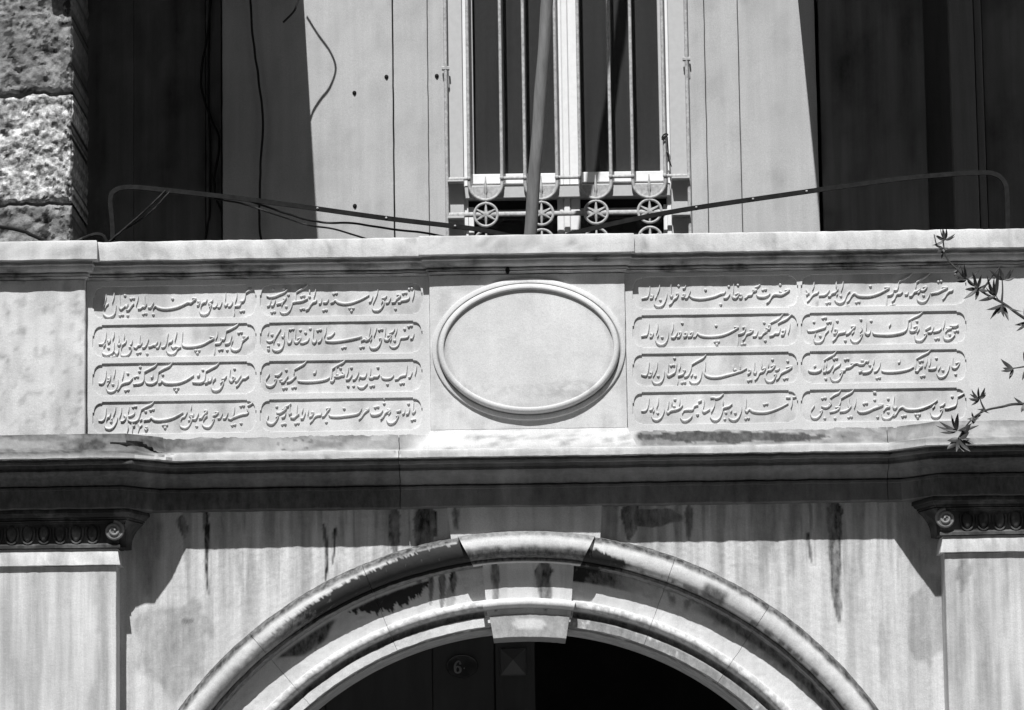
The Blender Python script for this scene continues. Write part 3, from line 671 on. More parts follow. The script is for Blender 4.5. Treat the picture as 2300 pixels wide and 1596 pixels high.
# ---- inscription panels: sunk cartouches with raised calligraphy
ZR = 3.4327
LET = {
'A1': (370, 1130, "190,180 185,230 165,300 145,340;300,155 292,220 272,295;220,300 190,330 170,375;148,400 155,450 210,490 270,475 310,430 325,330;375,185 372,280 372,350 395,378 440,345;440,345 455,330 468,348 490,305;460,392 500,385 530,345 545,325 570,300;630,205 615,270 598,330;620,375 660,370 690,345 720,345 745,300;718,200 712,280 715,340;760,355 800,350 840,285;830,375 850,345 870,335 900,358 980,375 1060,372 1150,355 1240,320 1310,285 1350,290 1390,260 1420,235 1370,225;1430,325 1460,315 1478,270;1440,270 1465,282;1485,360 1500,310 1530,285 1555,280 1575,240;1655,245 1640,270 1600,290 1612,310 1630,330 1600,350;1470,410 1490,445 1540,455 1590,430 1620,370 1627,345;1650,350 1680,350 1710,320 1715,290;1715,350 1750,345 1780,280;1830,160 1825,230 1815,290 1825,330 1850,310 1860,290;1860,340 1890,335 1920,295 1920,265;1985,165 1975,230 1960,285;1950,385 1950,345 1985,335 2020,330 2040,295 2030,268;2030,268 2060,272 2090,240 2105,160;2105,155 2150,125 2200,100 2225,80;1945,385 1945,440 1935,490", "445,190 1100,235 485,465 835,450", "545,232 395,462 715,442 2055,405", ""),
'A2': (370, 1280, "190,185 182,260 160,325 130,345 85,345;300,180 292,240 275,285;210,330 240,305 247,268;205,285 222,312;178,340 150,385;130,420 140,470 190,495 240,485 290,440 300,330;300,440 330,480 352,460 362,415;360,225 362,290 350,340 370,360 390,330;440,205 432,275;395,410 405,365 430,340 455,320 467,288;385,470 400,500 450,505 500,480 535,420 530,380;548,295 535,340 515,355;565,385 600,395 625,365 660,355 682,318;655,225 648,300 650,350;680,390 715,385 745,345 772,272;765,380 800,375 840,355 860,360 897,308;870,390 905,385 937,308;945,385 980,385 1010,345 1040,200;1040,350 1055,320 1085,310 1102,282;1015,430 1040,470 1090,485 1140,460 1170,410 1215,380;1160,180 1145,240 1130,300;1080,370 1110,395 1140,380 1190,390;1240,180 1232,280 1232,345 1265,375 1340,380 1430,370 1520,345 1600,300 1670,260 1610,240;1718,165 1710,230 1690,280;1680,400 1680,345 1715,335 1750,330 1775,290 1760,265;1760,265 1800,280 1820,250 1835,170;1835,165 1900,135 1980,90 2025,35;1680,400 1675,460 1665,515;1815,340 1860,335 1890,310 1915,225;1930,290 1908,340 1903,395 1930,425 1980,430 2030,395 2060,310 2100,270 2142,232;2052,305 2078,282", "220,395 515,385 750,475 1850,425 2080,240", "275,520 635,465 2025,185 1760,420", "1440,455"),
'A3': (370, 1435, "190,180 180,270 160,330 130,355 85,350;315,160 300,230 290,280;200,320 235,310 252,240;208,268 228,292;222,340 200,380;190,420 215,460 260,468 310,445 345,380 352,300;432,185 420,250 405,300;340,445 365,420 400,365 440,345 500,330 520,315 552,278;555,365 600,360 640,355 680,340 705,300 710,200;710,195 790,150 860,110 905,45;725,320 750,350 820,355 870,330 890,300 905,200;905,195 980,150 1060,110 1110,45;800,270 825,260 832,222;900,350 940,340 952,312 1000,345 1100,352 1200,340 1300,300 1390,240;1370,335 1430,340 1500,335 1540,300 1555,190;1560,185 1640,140 1710,100 1755,35;1435,250 1465,240 1472,208;1540,345 1580,330 1592,288;1590,325 1625,310 1642,258;1650,340 1660,310 1692,278;1630,400 1650,440 1700,452 1750,430 1790,370 1797,318 1755,348;1770,290 1810,285 1842,248;1895,160 1885,230 1880,290 1905,325 1930,310 1962,268;1955,325 1990,310 2042,238;1918,258 1945,270;1970,395 2000,375 2030,330 2065,285 2100,280 2147,243", "280,365 485,215 645,185 655,125 965,230 1515,165 1950,150", "600,262 470,445", "1150,440"),
'A4': (370, 1590, "190,165 180,250 160,310 125,335 80,330;320,145 305,215 285,270;190,330 205,290 235,270 252,222;165,400 185,435 240,445 290,415 330,350 347,288;245,330 272,298;402,155 390,230 370,295;385,340 425,335 457,290 430,258;502,145 490,220;490,275 530,265 570,240 582,212;485,320 530,345 590,340 630,310 650,250 670,185;670,180 740,140 810,105 862,45;650,330 682,308;700,330 740,320 780,315 810,290 850,320 950,325 1060,305 1150,270 1245,215;475,360 487,430 475,490;545,360 547,420 545,490;548,402 575,402 582,382;625,370 642,420 625,490;632,412 657,410 682,388;715,440 740,460 762,428;1210,330 1230,290 1270,270 1302,208;1195,370 1215,415 1270,432 1320,405 1360,330 1355,282 1330,262;1362,115 1350,180;1310,325 1345,318;1330,250 1380,260 1392,228;1370,310 1420,305 1457,228;1460,300 1500,290 1530,250 1575,200 1530,195;1520,330 1550,280 1577,258;1505,380 1540,415 1600,420 1640,380 1672,308 1645,320;1650,265 1690,250 1722,220 1680,213;1715,300 1755,290 1787,228;1790,300 1830,290 1862,218;1860,300 1900,310 1930,290 1970,275 2010,260 2060,245 2120,235 2147,208;1952,150 1940,230 1920,285;2125,130 2180,100 2225,60;2145,210 2122,152", "255,345 730,205 1430,405 2040,365 740,420", "575,140 815,182 1935,390 2055,127", "995,415"),
'B1': (1030, 1110, "125,265 170,280 240,270 310,240 370,215 412,178;130,405 165,390 187,318;185,400 220,390 247,322;260,380 290,370 330,360 370,330 397,288;330,400 352,348;310,480 340,505 400,500 445,460 470,400 480,360 530,345 580,340 640,325 692,298;530,330 525,260 535,215;535,215 610,170 670,135 712,78;717,180 715,230;802,173 790,230 773,292;660,460 700,440 730,390 760,355 800,340 817,318;840,370 870,360 882,298;900,355 950,350 977,308;1000,360 1040,350 1070,325 1110,355 1200,372 1290,360 1380,330 1470,290 1535,250;1530,350 1560,335 1587,268;1657,173 1640,250 1600,340 1588,372;1575,440 1600,465 1660,465 1705,430 1735,375 1720,332 1700,372;1705,300 1750,290 1777,263;1760,360 1800,350 1832,288;1840,355 1890,345 1910,310 1965,260 1910,250;1925,350 1960,350 1980,330 2040,320 2080,300 2092,272;2157,183 2145,250 2128,322", "215,175 365,168 425,248 395,410 370,305 715,275 1895,442", "615,442 620,267 925,460 1065,232 2020,227 2100,167 215,485", "1290,457"),
'B2': (1030, 1265, "157,218 140,272;125,345 160,360 200,350 232,328;220,380 240,320 280,250 322,183;330,290 360,290 372,228;205,460 240,485 300,480 345,440 365,360 372,318;432,190 420,260 415,340 430,380 460,365 472,318;527,190 520,260 510,350 540,375 580,340 592,308 545,320;585,375 620,380 650,370 690,350 712,308;772,180 765,250 755,340 780,375 805,350 812,318;830,370 865,350 887,298;947,168 935,240 918,292;955,300 1000,290 1040,260 1062,228;930,345 980,358 1100,355 1230,335 1350,310 1437,288;1420,350 1470,330 1500,340 1545,310 1572,262;1552,165 1540,230 1530,300;1488,298 1507,332;1637,173 1620,230 1598,292;1572,308 1550,357;1540,425 1570,455 1630,450 1680,400 1702,318 1668,320;1762,165 1755,240 1745,320 1780,340 1810,320 1837,278 1780,280;1810,250 1860,225 1887,183;1917,178 1905,230 1888,277;1842,308 1823,352;1815,415 1850,440 1900,435 1940,395 1965,320 2010,310 2060,300 2082,268;2095,320 2130,310 2152,253", "200,265 150,467 150,425 290,387 590,202 660,237 725,182 1885,347 2020,187", "470,192 845,202 1185,442 1435,437 1690,197 2095,147", ""),
'B3': (1030, 1420, "167,273 135,320 118,352;110,395 130,430 180,442 230,415 262,348 230,352;235,290 280,290 310,270 337,238;300,360 342,343;320,385 360,380 390,340 422,298;400,385 440,375 480,350 532,298;500,280 500,215;505,215 580,170 650,125 697,53;550,365 600,375 720,378 850,368 950,345 992,318;765,265 795,255 807,213;1000,370 1030,375 1062,338;1015,330 1018,270 1025,205;1025,205 1100,155 1180,110 1227,53;1050,310 1110,310 1150,295 1192,285 1160,240;1082,183 1080,290;1080,270 1112,287;1252,185 1240,250 1223,307;1210,350 1250,345 1275,320 1302,278;1305,350 1340,340 1375,290 1392,238;1390,350 1410,310 1440,320 1480,310 1502,258;1375,440 1410,460 1460,455 1512,403;1557,198 1550,270 1540,320 1580,325 1600,310 1650,310 1677,278;1700,300 1720,330 1780,340 1840,325 1872,288;1885,350 1930,340 1960,310 2000,295 2040,280 2057,158;2070,320 2100,310 2127,248;2187,163 2175,230 2163,287", "395,217 1140,192 1290,187 1245,437 1320,437 1655,182 1785,412", "375,467 500,457 1575,437 1985,402", ""),
'B4': (1030, 1570, "152,328 135,380 130,410 160,440 210,443 255,400 287,338 250,352;260,290 300,295 350,270 392,233 340,240;365,215 420,195 462,163;330,355 370,340 392,288;447,190 440,250 440,310 467,288;450,355 500,360 530,335 572,303;547,190 540,260 540,320;627,228 610,292;590,370 630,360 657,288;702,248 690,322;710,350 750,330 767,288 740,285;720,430 755,395 790,345 830,325 870,320 882,288;885,345 920,330 960,270 992,228 940,235;980,320 1010,340 1100,345 1200,335 1310,320 1390,295 1432,228;1390,385 1430,350 1470,290 1532,238 1490,245;1550,290 1570,315 1630,318 1690,295 1722,253;1690,385 1730,340 1760,290 1822,258 1780,245;1832,268 1798,312;1775,395 1800,430 1850,435 1900,400 1937,328 1905,337;1910,275 1960,260 1967,243;1990,310 2015,290 2027,248;2040,310 2075,290 2092,228;2147,143 2140,220 2135,290 2165,270 2172,248", "265,207 945,417 1190,232 1740,162 1740,97 2075,167", "360,447 540,437 1635,212 2140,387", ""),
'C1': (2530, 1095, "242,183 230,270 210,330 170,345 125,355;240,350 275,340 292,298;253,308 277,322;377,168 365,230 343,292;337,308 313,357;300,430 330,460 380,465 430,430 465,350 477,288;532,163 528,240 525,310 545,330 557,298;505,440 540,415 570,365 610,335 632,288 600,290;690,215 720,205 737,168;670,335 705,330 717,298 690,300;720,345 755,340 780,290 797,243;785,315 830,345 930,358 1040,345 1140,320 1210,290 1260,280 1282,248;1250,345 1300,340 1342,288;1392,158 1385,240 1375,320 1405,345 1440,330 1462,283 1410,295;1465,345 1500,340 1512,298;1540,350 1570,335 1590,310 1640,300 1657,263;1660,260 1702,238 1650,235;1680,200 1720,190 1757,158;1705,300 1730,325 1800,330 1860,310 1892,278;1840,415 1880,385 1920,320 1960,295 2040,300 2100,275 2157,233 2090,240;2018,250 2052,272", "635,177 385,372 1005,232 1215,432 1325,187 1450,167 2030,162 1490,300", "1810,232", ""),
'C2': (2530, 1250, "232,168 220,260 200,320 170,330 120,340;235,350 270,340 292,293;248,298 272,322;352,168 345,240 328,302;362,308 343,352;320,400 345,440 395,460 450,435 485,370 497,278;567,168 555,240 538,302;530,355 580,350 622,283;610,350 650,340 667,288 640,290;700,345 740,335 747,293 715,295;760,345 810,335 827,288 790,295;835,350 870,340 895,300 930,325 1020,343 1140,340 1250,320 1350,280 1430,235 1457,213 1395,210;1450,310 1500,300 1540,275 1552,213 1510,220;1445,320 1445,400 1442,480;1515,395 1545,360 1570,310 1620,290 1657,258 1610,255;1650,340 1700,330 1727,263;1730,345 1770,340 1800,300 1852,263 1810,265;1830,225 1880,240 1892,188 1865,192;1890,160 1950,130 2020,90 2067,33;1880,335 1930,325 1960,300 2010,295 2032,228;2000,165 2040,140 2120,100 2185,40 2210,50;2040,320 2080,310 2107,238;2167,163 2155,240 2138,302", "410,352 685,157 1150,192 1810,152 1825,397 2070,265", "1525,447", "1160,437"),
'C3': (2530, 1405, "232,168 220,250 200,330 170,345 120,330;215,355 255,345 277,288;238,298 262,317;347,163 335,240 315,300 283,362;270,410 300,450 350,460 400,430 430,370 442,288;497,178 490,260 480,320 500,350 550,325 590,290 612,178;662,173 655,230 638,272;625,350 660,340 700,320 717,268;620,360 620,430 612,490;710,365 750,355 780,320 805,260 815,200;820,195 890,150 970,105 1012,58;832,318 803,357;785,420 830,455 890,445 935,390 957,288;1007,158 1000,250 990,310 1020,350 1100,370 1200,365 1300,340 1400,315 1460,295 1500,285 1572,243;1387,188 1385,260;1482,168 1480,260;1390,270 1432,265;1580,325 1610,310 1622,278 1595,265;1682,163 1675,240 1670,300 1695,315 1707,278;1680,410 1720,370 1750,310 1800,290 1827,243 1780,260;1777,148 1775,240;1840,320 1860,280 1910,265 1957,208 1900,220;1872,158 1865,230;1820,380 1850,425 1900,435 1945,400 1972,328 1945,337;1960,275 2000,265 2022,243;1975,405 2010,375 2040,320 2090,290 2150,260 2192,223 2110,235", "355,352 580,107 865,352 1925,127 2135,147 715,275", "550,207 700,442 1610,412 2105,387", ""),
'C4': (2530, 1550, "232,163 220,250 200,310 170,335 120,335;235,325 270,315 287,273;362,163 350,240 333,292;302,318 283,352;265,410 290,450 345,460 400,420 435,340 437,298;502,198 490,280 475,330 490,360 530,330 600,315 660,290 692,248;652,163 645,250;542,198 540,250;685,370 710,330 760,320 830,315 850,270 902,253 860,260;905,210 952,188;660,430 700,470 750,465 800,430 822,398;987,188 980,260 965,320 985,350 1030,330 1067,308;1070,155 1110,150 1160,160 1210,140 1252,98;1132,188 1125,260 1105,310 1083,352;1070,420 1100,455 1150,465 1200,430 1230,360 1245,300 1290,280 1330,270 1372,233;1247,168 1245,250;1367,318 1348,352;1325,430 1360,455 1410,460 1460,420 1495,340 1502,278;1567,168 1560,260 1550,320 1575,345 1610,310 1650,340 1740,355 1850,350 1950,320 2050,280 2142,228;2110,150 2172,150;2200,150 2240,140 2272,108;2197,178 2190,240 2178,292", "350,362 585,177 895,382 1285,357 1270,447 1415,362 575,270", "1830,242 1575,437", ""),
'D1': (3200, 1085, "88,268 110,310 90,340;85,330 132,308;197,158 190,220 173,272;100,430 135,400 170,350 200,325 240,310 262,283;260,350 300,345 340,340 380,310 407,268;385,355 420,350 440,320 490,300 527,248;502,158 498,240;597,153 585,220 568,282;522,308 503,347;480,410 510,440 560,450 610,420 640,350 660,310 692,283;645,440 680,405 710,350 750,315 800,345 880,355 980,350 1080,320 1170,275 1227,238 1160,235;1200,345 1250,335 1280,310 1285,272;1285,270 1330,270 1350,230 1360,160;1365,155 1430,120 1500,85 1547,43;1195,360 1190,430 1190,490;1265,430 1300,395 1330,330 1380,320 1412,288;1440,330 1475,325 1492,288;1500,355 1540,345 1570,300 1620,280 1662,248;1600,165 1660,125 1730,90 1787,43;1597,168 1590,240;1650,270 1700,275 1742,228 1690,230;1652,283 1618,312;1610,360 1620,410 1670,438 1730,420 1770,360 1787,308;1800,320 1850,310 1900,300 1960,270 2027,233 1950,235;1960,400 1990,370 2020,320 2050,290 2090,280 2107,258", "565,352 970,217 1700,342", "390,447 645,492 795,437 1275,477 1920,152", ""),
'D2': (3200, 1240, "100,280 120,305 200,300 260,280 310,265 350,250 362,218;217,328 203,367;190,410 210,455 270,460 320,420 345,350 360,330 397,288;457,188 445,250 433,297;460,340 500,330 512,288 475,280;450,440 490,405 530,340 580,325 620,315 632,288;630,345 670,330 720,280 757,238 700,240;747,298 713,342;695,410 730,450 780,455 830,410 862,338 828,360;842,238 852,280 828,322;917,178 910,260 900,320 930,345 960,330 972,288;1000,325 1030,345 1130,352 1250,350 1370,330 1440,305 1475,260 1490,165;1490,160 1560,120 1640,80 1692,33;1225,240 1252,198;1532,168 1525,230 1515,290 1545,305 1590,290 1612,238 1560,250;1642,263 1608,322;1575,370 1595,425 1650,438 1700,405 1742,338 1705,347;1725,285 1780,250 1802,238;1755,320 1810,310 1842,238;1830,315 1880,305 1920,290 1947,263;1992,153 1980,220 1968,267;2000,320 2030,280 2082,263 2010,265;1970,370 1990,410 2040,420 2090,395 2132,348;2060,230 2100,235 2150,230 2177,208", "195,177 280,367 515,162 625,432 840,142 980,162 1610,167 2060,347", "335,122 400,182 1885,407 2150,302", ""),
'D3': (3205, 1385, "100,345 130,362 200,365 260,345 282,318;175,295 207,273;300,365 335,360 352,318;310,320 310,215;310,210 380,165 450,125 502,58;352,218 345,300;350,360 390,340 420,300 442,263;435,370 460,320 500,290 530,270 547,238;400,430 430,480 480,492 530,460 565,390 572,358 530,393;545,350 600,345 620,310 670,300 722,258 680,250;720,260 770,245 800,260 860,255 890,220 920,225 932,203;820,210 862,210;790,365 830,355 825,325;840,375 900,370 950,350 987,298;1007,188 995,260;1000,365 1040,350 1075,300 1092,233;1105,350 1150,365 1260,365 1380,352 1480,330 1552,293;1330,240 1355,230 1362,193;1565,350 1600,355 1630,310 1662,288 1620,290;1570,330 1575,190;1585,185 1660,140 1740,100 1792,43;1702,228 1695,300;1732,168 1725,230 1703,302;1782,168 1770,250 1755,290;1745,325 1800,325 1850,310 1862,268;1912,288 1883,342;1865,390 1890,430 1930,438 1980,415 2020,350 2042,268;2087,168 2080,250 2080,300 2115,315 2150,290 2177,238 2120,245", "340,457 945,272 1860,177 1950,342 2125,397", "470,182 625,192 1060,447 1650,217 1670,422", ""),
'D4': (3210, 1540, "167,293 135,340 123,367;110,415 135,460 190,468 240,430 277,358 243,377;260,305 320,320 370,300 402,268;380,195 440,150 500,120 537,63;375,210 385,260 358,292;375,385 430,375 480,355 512,318 450,320;535,195 610,150 680,110 717,53;530,200 520,260 498,302;510,380 560,375 600,365 640,340 672,298;642,198 632,270 640,330;737,193 728,270 713,327;755,360 790,385 860,383 930,360 980,335 1050,310 1107,283 1040,285;972,115 1017,115;1160,290 1202,307 1150,325 1113,372;1090,415 1110,465 1160,482 1220,455 1262,398;1267,168 1255,240 1250,310 1275,335 1302,308;1250,440 1290,410 1330,340 1380,315 1430,345 1520,352 1620,340 1720,305 1800,265 1857,218;1822,288 1788,332;1760,390 1785,445 1840,460 1890,430 1927,348 1893,357;1890,310 1930,290 1962,258;1955,335 2000,335 2050,320 2100,300 2120,260 2132,178;2140,175 2200,140 2262,93", "310,467 450,467 995,217 1035,452 1180,202 1180,387 2060,172", "295,192 655,452 865,267 1395,437", "1585,442"),
}
Y_FIELD = 3.8
LETTER_TOP = -0.4
def ribbon(pts, w0=2.9):
    """raised pen stroke: pts in drawing units (x, z); reed nib held at an angle, ends tapered"""
    P = catmull(pts, 5); m = len(P); V = []; hj = random.uniform(-.35, .35)
    for i in range(m):
        t = P[min(i + 1, m - 1)] - P[max(i - 1, 0)]; L = np.hypot(*t) + 1e-9; t = t / L; nx, nz = -t[1], t[0]
        ang = math.atan2(t[1], t[0]); nib = abs(math.sin(ang - math.radians(68)))
        e = min(1.0, .45 + 1.6 * min(i, m - 1 - i) / m)
        w = w0 * (.42 + .62 * nib) * e
        x, z = P[i]; yt = LETTER_TOP + hj
        for k, y in ((-1.12, Y_FIELD + .6), (-.86, yt + 1.0), (-.3, yt), (.3, yt - .05), (.86, yt + 1.0), (1.12, Y_FIELD + .6)): V.append((x + nx * w * k, y, z + nz * w * k))
    Fc = [(a, d, c, b) for a, b, c, d in gridfaces(m, 6)] + [tuple(range(6)), tuple((m - 1) * 6 + j for j in range(5, -1, -1))]
    return V, Fc
def dot(x, z, r=3.3):
    a0 = random.uniform(-.15, .15) ; yt = LETTER_TOP + random.uniform(-.3, .3)
    V = []
    for k, y, q in ((1.1, Y_FIELD + .6, 0), (.85, yt + 1, 0), (.35, yt, 0)):
        for j in range(4):
            a = a0 + math.pi / 2 * j; V.append((x + r * k * math.cos(a) * 1.05, y, z + r * k * math.sin(a)))
    return V, [(b, a, d, c) for a, b, c, d in gridfaces(3, 4, True)] + [(11, 10, 9, 8)]
def lettering(key, parent):
    x0, y0, st, d1, d2, d3 = LET[key]; mb = MB()
    def q(x, y, dx=-2, dy=-13):
        return np.array(W((x0 + (x + dx) / ZR) / 1.78087, (y0 + (y + dy) / ZR) / 1.78087, 0))
    for s_ in st.split(';'):
        mb.add(*ribbon([q(*map(float, p.split(','))) for p in s_.split()]))
    for p in d1.split(): x, y = map(float, p.split(',')); mb.add(*dot(*q(x, y)))
    for p in d2.split():
        x, y = map(float, p.split(',')); mb.add(*dot(*q(x - 18, y + 3))); mb.add(*dot(*q(x + 20, y - 5)))
    for p in d3.split():
        x, y = map(float, p.split(',')); mb.add(*dot(*q(x - 24, y - 24))); mb.add(*dot(*q(x + 24, y - 26))); mb.add(*dot(*q(x, y + 14)))
    mb.build('lettering', MARP, parent, smooth=50)
def cartouche(xl, xr, zt, zb):
    """sunk field outline: straight top, little steps, rounded shoulders"""
    pts = []; sx, sz = 21, 24; st_ = 3.0
    def shoulder(cx, cz, dx, dz):
        # from the side up to the top: step, quarter curve, step
        q = [(cx, cz - dz * sz), (cx + dx * st_ * .9, cz - dz * sz)]
        for t in (0.15, .35, .55, .75, .92):
            a = t * math.pi / 2
            q.append((cx + dx * (st_ + (sx - 2 * st_) * (1 - math.cos(a))), cz - dz * (st_ + (sz - 2 * st_) * (1 - math.sin(a)))))
        q += [(cx + dx * sx, cz - dz * st_), (cx + dx * sx, cz)]
        return q
    tl = shoulder(xl, zt, 1, 1); tr = shoulder(xr, zt, -1, 1)[::-1]; br = shoulder(xr, zb, -1, -1); bl = shoulder(xl, zb, 1, -1)[::-1]
    return tl + tr + br + bl
def border_sheet(outer, holes, y, depth, name, mat, parent):
    cu = bpy.data.curves.new(name, 'CURVE'); cu.dimensions = '2D'; cu.fill_mode = 'BOTH'; cu.extrude = depth * S / 2
    cu.bevel_depth = 0.0009; cu.bevel_resolution = 1; cu.offset = -0.0009
    for loop in [outer] + holes:
        sp = cu.splines.new('POLY'); sp.points.add(len(loop) - 1); sp.use_cyclic_u = True
        for p, (x, z) in zip(sp.points, loop): p.co = (x * S, z * S, 0, 1)
    ob = bpy.data.objects.new('tmp', cu); COL.objects.link(ob)
    dg = bpy.context.evaluated_depsgraph_get(); me = bpy.data.meshes.new_from_object(ob.evaluated_get(dg))
    COL.objects.unlink(ob); bpy.data.objects.remove(ob)
    V = np.zeros(len(me.vertices) * 3); me.vertices.foreach_get('co', V); V = V.reshape(-1, 3)
    # curve plane (x, y, n) -> (x, depth, z)
    Vn = np.stack([V[:, 0] / S, y + depth / 2 - V[:, 2] / S, V[:, 1] / S], 1)
    Fc = [tuple(p.vertices) for p in me.polygons]
    return mesh(name, Vn, Fc, mat, parent, smooth=30)
COLS = {'A': (208, 576), 'B': (584, 949), 'C': (1421, 1793), 'D': (1799, 2171)}
def st_field(u, v, V):
    return .22 * sst(.45, .7, fbm(u * .02, v * .02, 141)) + .10 * sst(.5, .7, fbm(u * .05, v * .008, 143)) + .5 * blob(u, v, 1835, 683, 6, 5, .5, 2)
for cols, (x0, x1), uref, vtop in ((('A', 'B'), (xpier + .5, xpl0 - .5), 578, 639.5), (('C', 'D'), (xpl1 + .5, XR), 1796, 617.5)):
    zt_ = z_cb - 37.6; zb_p = zb0 - 2
    pan = mesh('inscription_panel', *wallgrid(x0, x1, zb_p - 6, zt_, Y_FIELD, 6), MARP, gate, smooth=30, stain=st_field, jitter=.35)
    holes = []
    for c in cols:
        for r in range(4):
            vv = vtop + 86.3 * r; ua, ub = COLS[c]
            zt2 = WZ(uref, vv, 0); zb2 = WZ(uref, vv + 73, 0)
            xl, xr = WX(ua, vv + 36 - (ua - uref) * .0148, 0), WX(ub, vv + 36 - (ub - uref) * .0148, 0)
            holes.append(cartouche(xl, xr, zt2, zb2))
    outer = [(x0, zb_p - 6), (x1, zb_p - 6), (x1, zt_), (x0, zt_)]
    border_sheet(outer, holes, 0.0, Y_FIELD + 3, 'cartouche_border', MARP, pan)
    for c in cols:
        for r in range(4): lettering('%s%d' % (c, r + 1), pan)

# ================================================================== STONE WALL, far left
sw = thing('rubble_wall', 'sunlit rough stone wall at the far left above the parapet', 'wall', (WX(100, 500, 150), 150, GROUND))
xsw = WX(162, 300, 150)
def block(za, zb, mat, amp, seed, y=150):
    nx, nz = 110, max(10, int((zb - za) / 4)); V = []
    x0 = -1500.0
    for i in range(nz):
        for j in range(nx):
            t = j / (nx - 1); x = x0 + (xsw - x0) * (1 - (1 - t) ** 2.2); q = i / (nz - 1)
            V.append((x, za + (zb - za) * q, q))
    V = np.array(V); q = V[:, 2]
    V[:, 1] += 20 * ((fbm(V[:, 0] * .02, 0 * q + round(za / 12), 77) - .5) * (1 - q) + (fbm(V[:, 0] * .02, 0 * q + round((zb + 7) / 12), 77) - .5) * q)
    ed = np.clip(np.minimum(np.minimum((xsw - V[:, 0]) / 6, q * (zb - za) / 8), (1 - q) * (zb - za) / 8), 0, 1)
    n = fbm(V[:, 0] * .045, V[:, 1] * .045, seed) - .5; n2 = fbm(V[:, 0] * .16, V[:, 1] * .16, seed + 3) - .5
    yy = y - amp * n * 2 - amp * .9 * n2 + (1 - ed) ** 2 * (6 + amp * .6)
    xx = V[:, 0] + np.where(V[:, 0] > xsw - 1, (fbm(V[:, 1] * .06, 0 * q, seed) - .5) * 10, 0)
    P = np.stack([xx, yy, V[:, 1]], 1).tolist(); Fc = gridfaces(nz, nx); k = len(P)
    for i in range(nz): P.append((P[i * nx + nx - 1][0], 470, P[i * nx + nx - 1][2]))
    for i in range(nz - 1): Fc.append((i * nx + nx - 1, k + i, k + i + 1, (i + 1) * nx + nx - 1))
    st = lambda u, v, V: 1.0 * sst(.62, .70, fbm(V[:, 0] * .06, V[:, 2] * .06, seed + 9)) * (amp > 7) + .5 * sst(.5, .62, fbm(V[:, 0] * .03 + V[:, 2] * .02, V[:, 2] * .05, seed + 11))
    mesh('stone_block', P, Fc, mat, sw, smooth=40, stain=st)
zs = [WZ(115, v, 150) for v in (700, 462, 455, 212, 204, -80, -90, -600, -610, -1300)]
block(zdeck, zs[1], RUBS, 8, 201); block(zs[2], zs[3], RUB, 10, 207); block(zs[4], zs[5], RUBS, 9, 211); block(zs[6], zs[7], RUB, 8, 213); block(zs[8], zs[9], RUBS, 5, 217)
mesh('mortar_core', *box(-1500, xsw - 8, 166, 468, zdeck, zs[9], 0), RUBS, sw, smooth=0)

# ================================================================== HOUSE above the terrace
house = thing('wooden_house', 'board clad house front with a barred window behind the parapet', 'house', (0, Y_HOUSE, zdeck))
ZT = WZ(1150, -700, Y_HOUSE); ZB = zdeck + 1
def board(ua, ub, y=Y_HOUSE, mat=BOARD, gap=1.0, th=14, name='wall_board', za=ZB, zb=ZT, st=None):
    xa, xb = WX(ua, 330, y) + gap, WX(ub, 330, y) - gap
    return mesh(name, *slab(xa, xb, y, y + th, za, zb, 16, 1.2), mat, house, smooth=30, stain=st, jitter=.5)
def st_b(u, v, V): return .10 * sst(.62, .76, fbm(u * .22, v * .012, 311)) + .12 * sst(.5, .75, fbm(u * .02, v * .01, 301)) + .5 * blob(u, v, 1705, 238, 5, 7, .4) + .25 * blob(u, v, 1780, 325, 5, 5, .4)
def st_l(u, v, V): return .5 * sst(.5, .75, fbm(u * .03, v * .003, 303)) + .3 * sst(.45, .7, fbm(u * .015, v * .01, 305))
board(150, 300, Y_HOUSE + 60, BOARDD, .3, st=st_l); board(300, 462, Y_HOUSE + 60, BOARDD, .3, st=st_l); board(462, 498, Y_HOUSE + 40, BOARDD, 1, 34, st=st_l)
board(498, 885, Y_HOUSE, BOARD, 2.2, st=st_b); board(885, 963, st=st_b); board(963, 1003, Y_HOUSE, gap=.6, st=st_b)
board(1546, 1588, Y_HOUSE, gap=.8, st=st_b); board(1588, 1664, gap=1.0, st=st_b); board(1664, 1838, gap=.8, st=st_b)
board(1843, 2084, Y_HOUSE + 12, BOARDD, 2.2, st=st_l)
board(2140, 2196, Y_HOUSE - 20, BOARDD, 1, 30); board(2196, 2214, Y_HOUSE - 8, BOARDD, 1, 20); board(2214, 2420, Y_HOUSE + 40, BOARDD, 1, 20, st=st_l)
# backing behind the boards, open only at the window
for ua, ub, za, zb in ((60, 1003, ZB, ZT), (1546, 2440, ZB, ZT), (1003, 1546, WZ(1150, -320, 420), ZT)):
    mesh('backing_wall', *box(WX(ua, 300, 480) , WX(ub, 300, 480), 480, 560, za, zb, 0), DARKM, house, smooth=0)
mesh('recess_back', *box(WX(2070, 300, 470), WX(2150, 300, 470), 462, 478, ZB, ZT, 0), BOARDD, house, smooth=0)
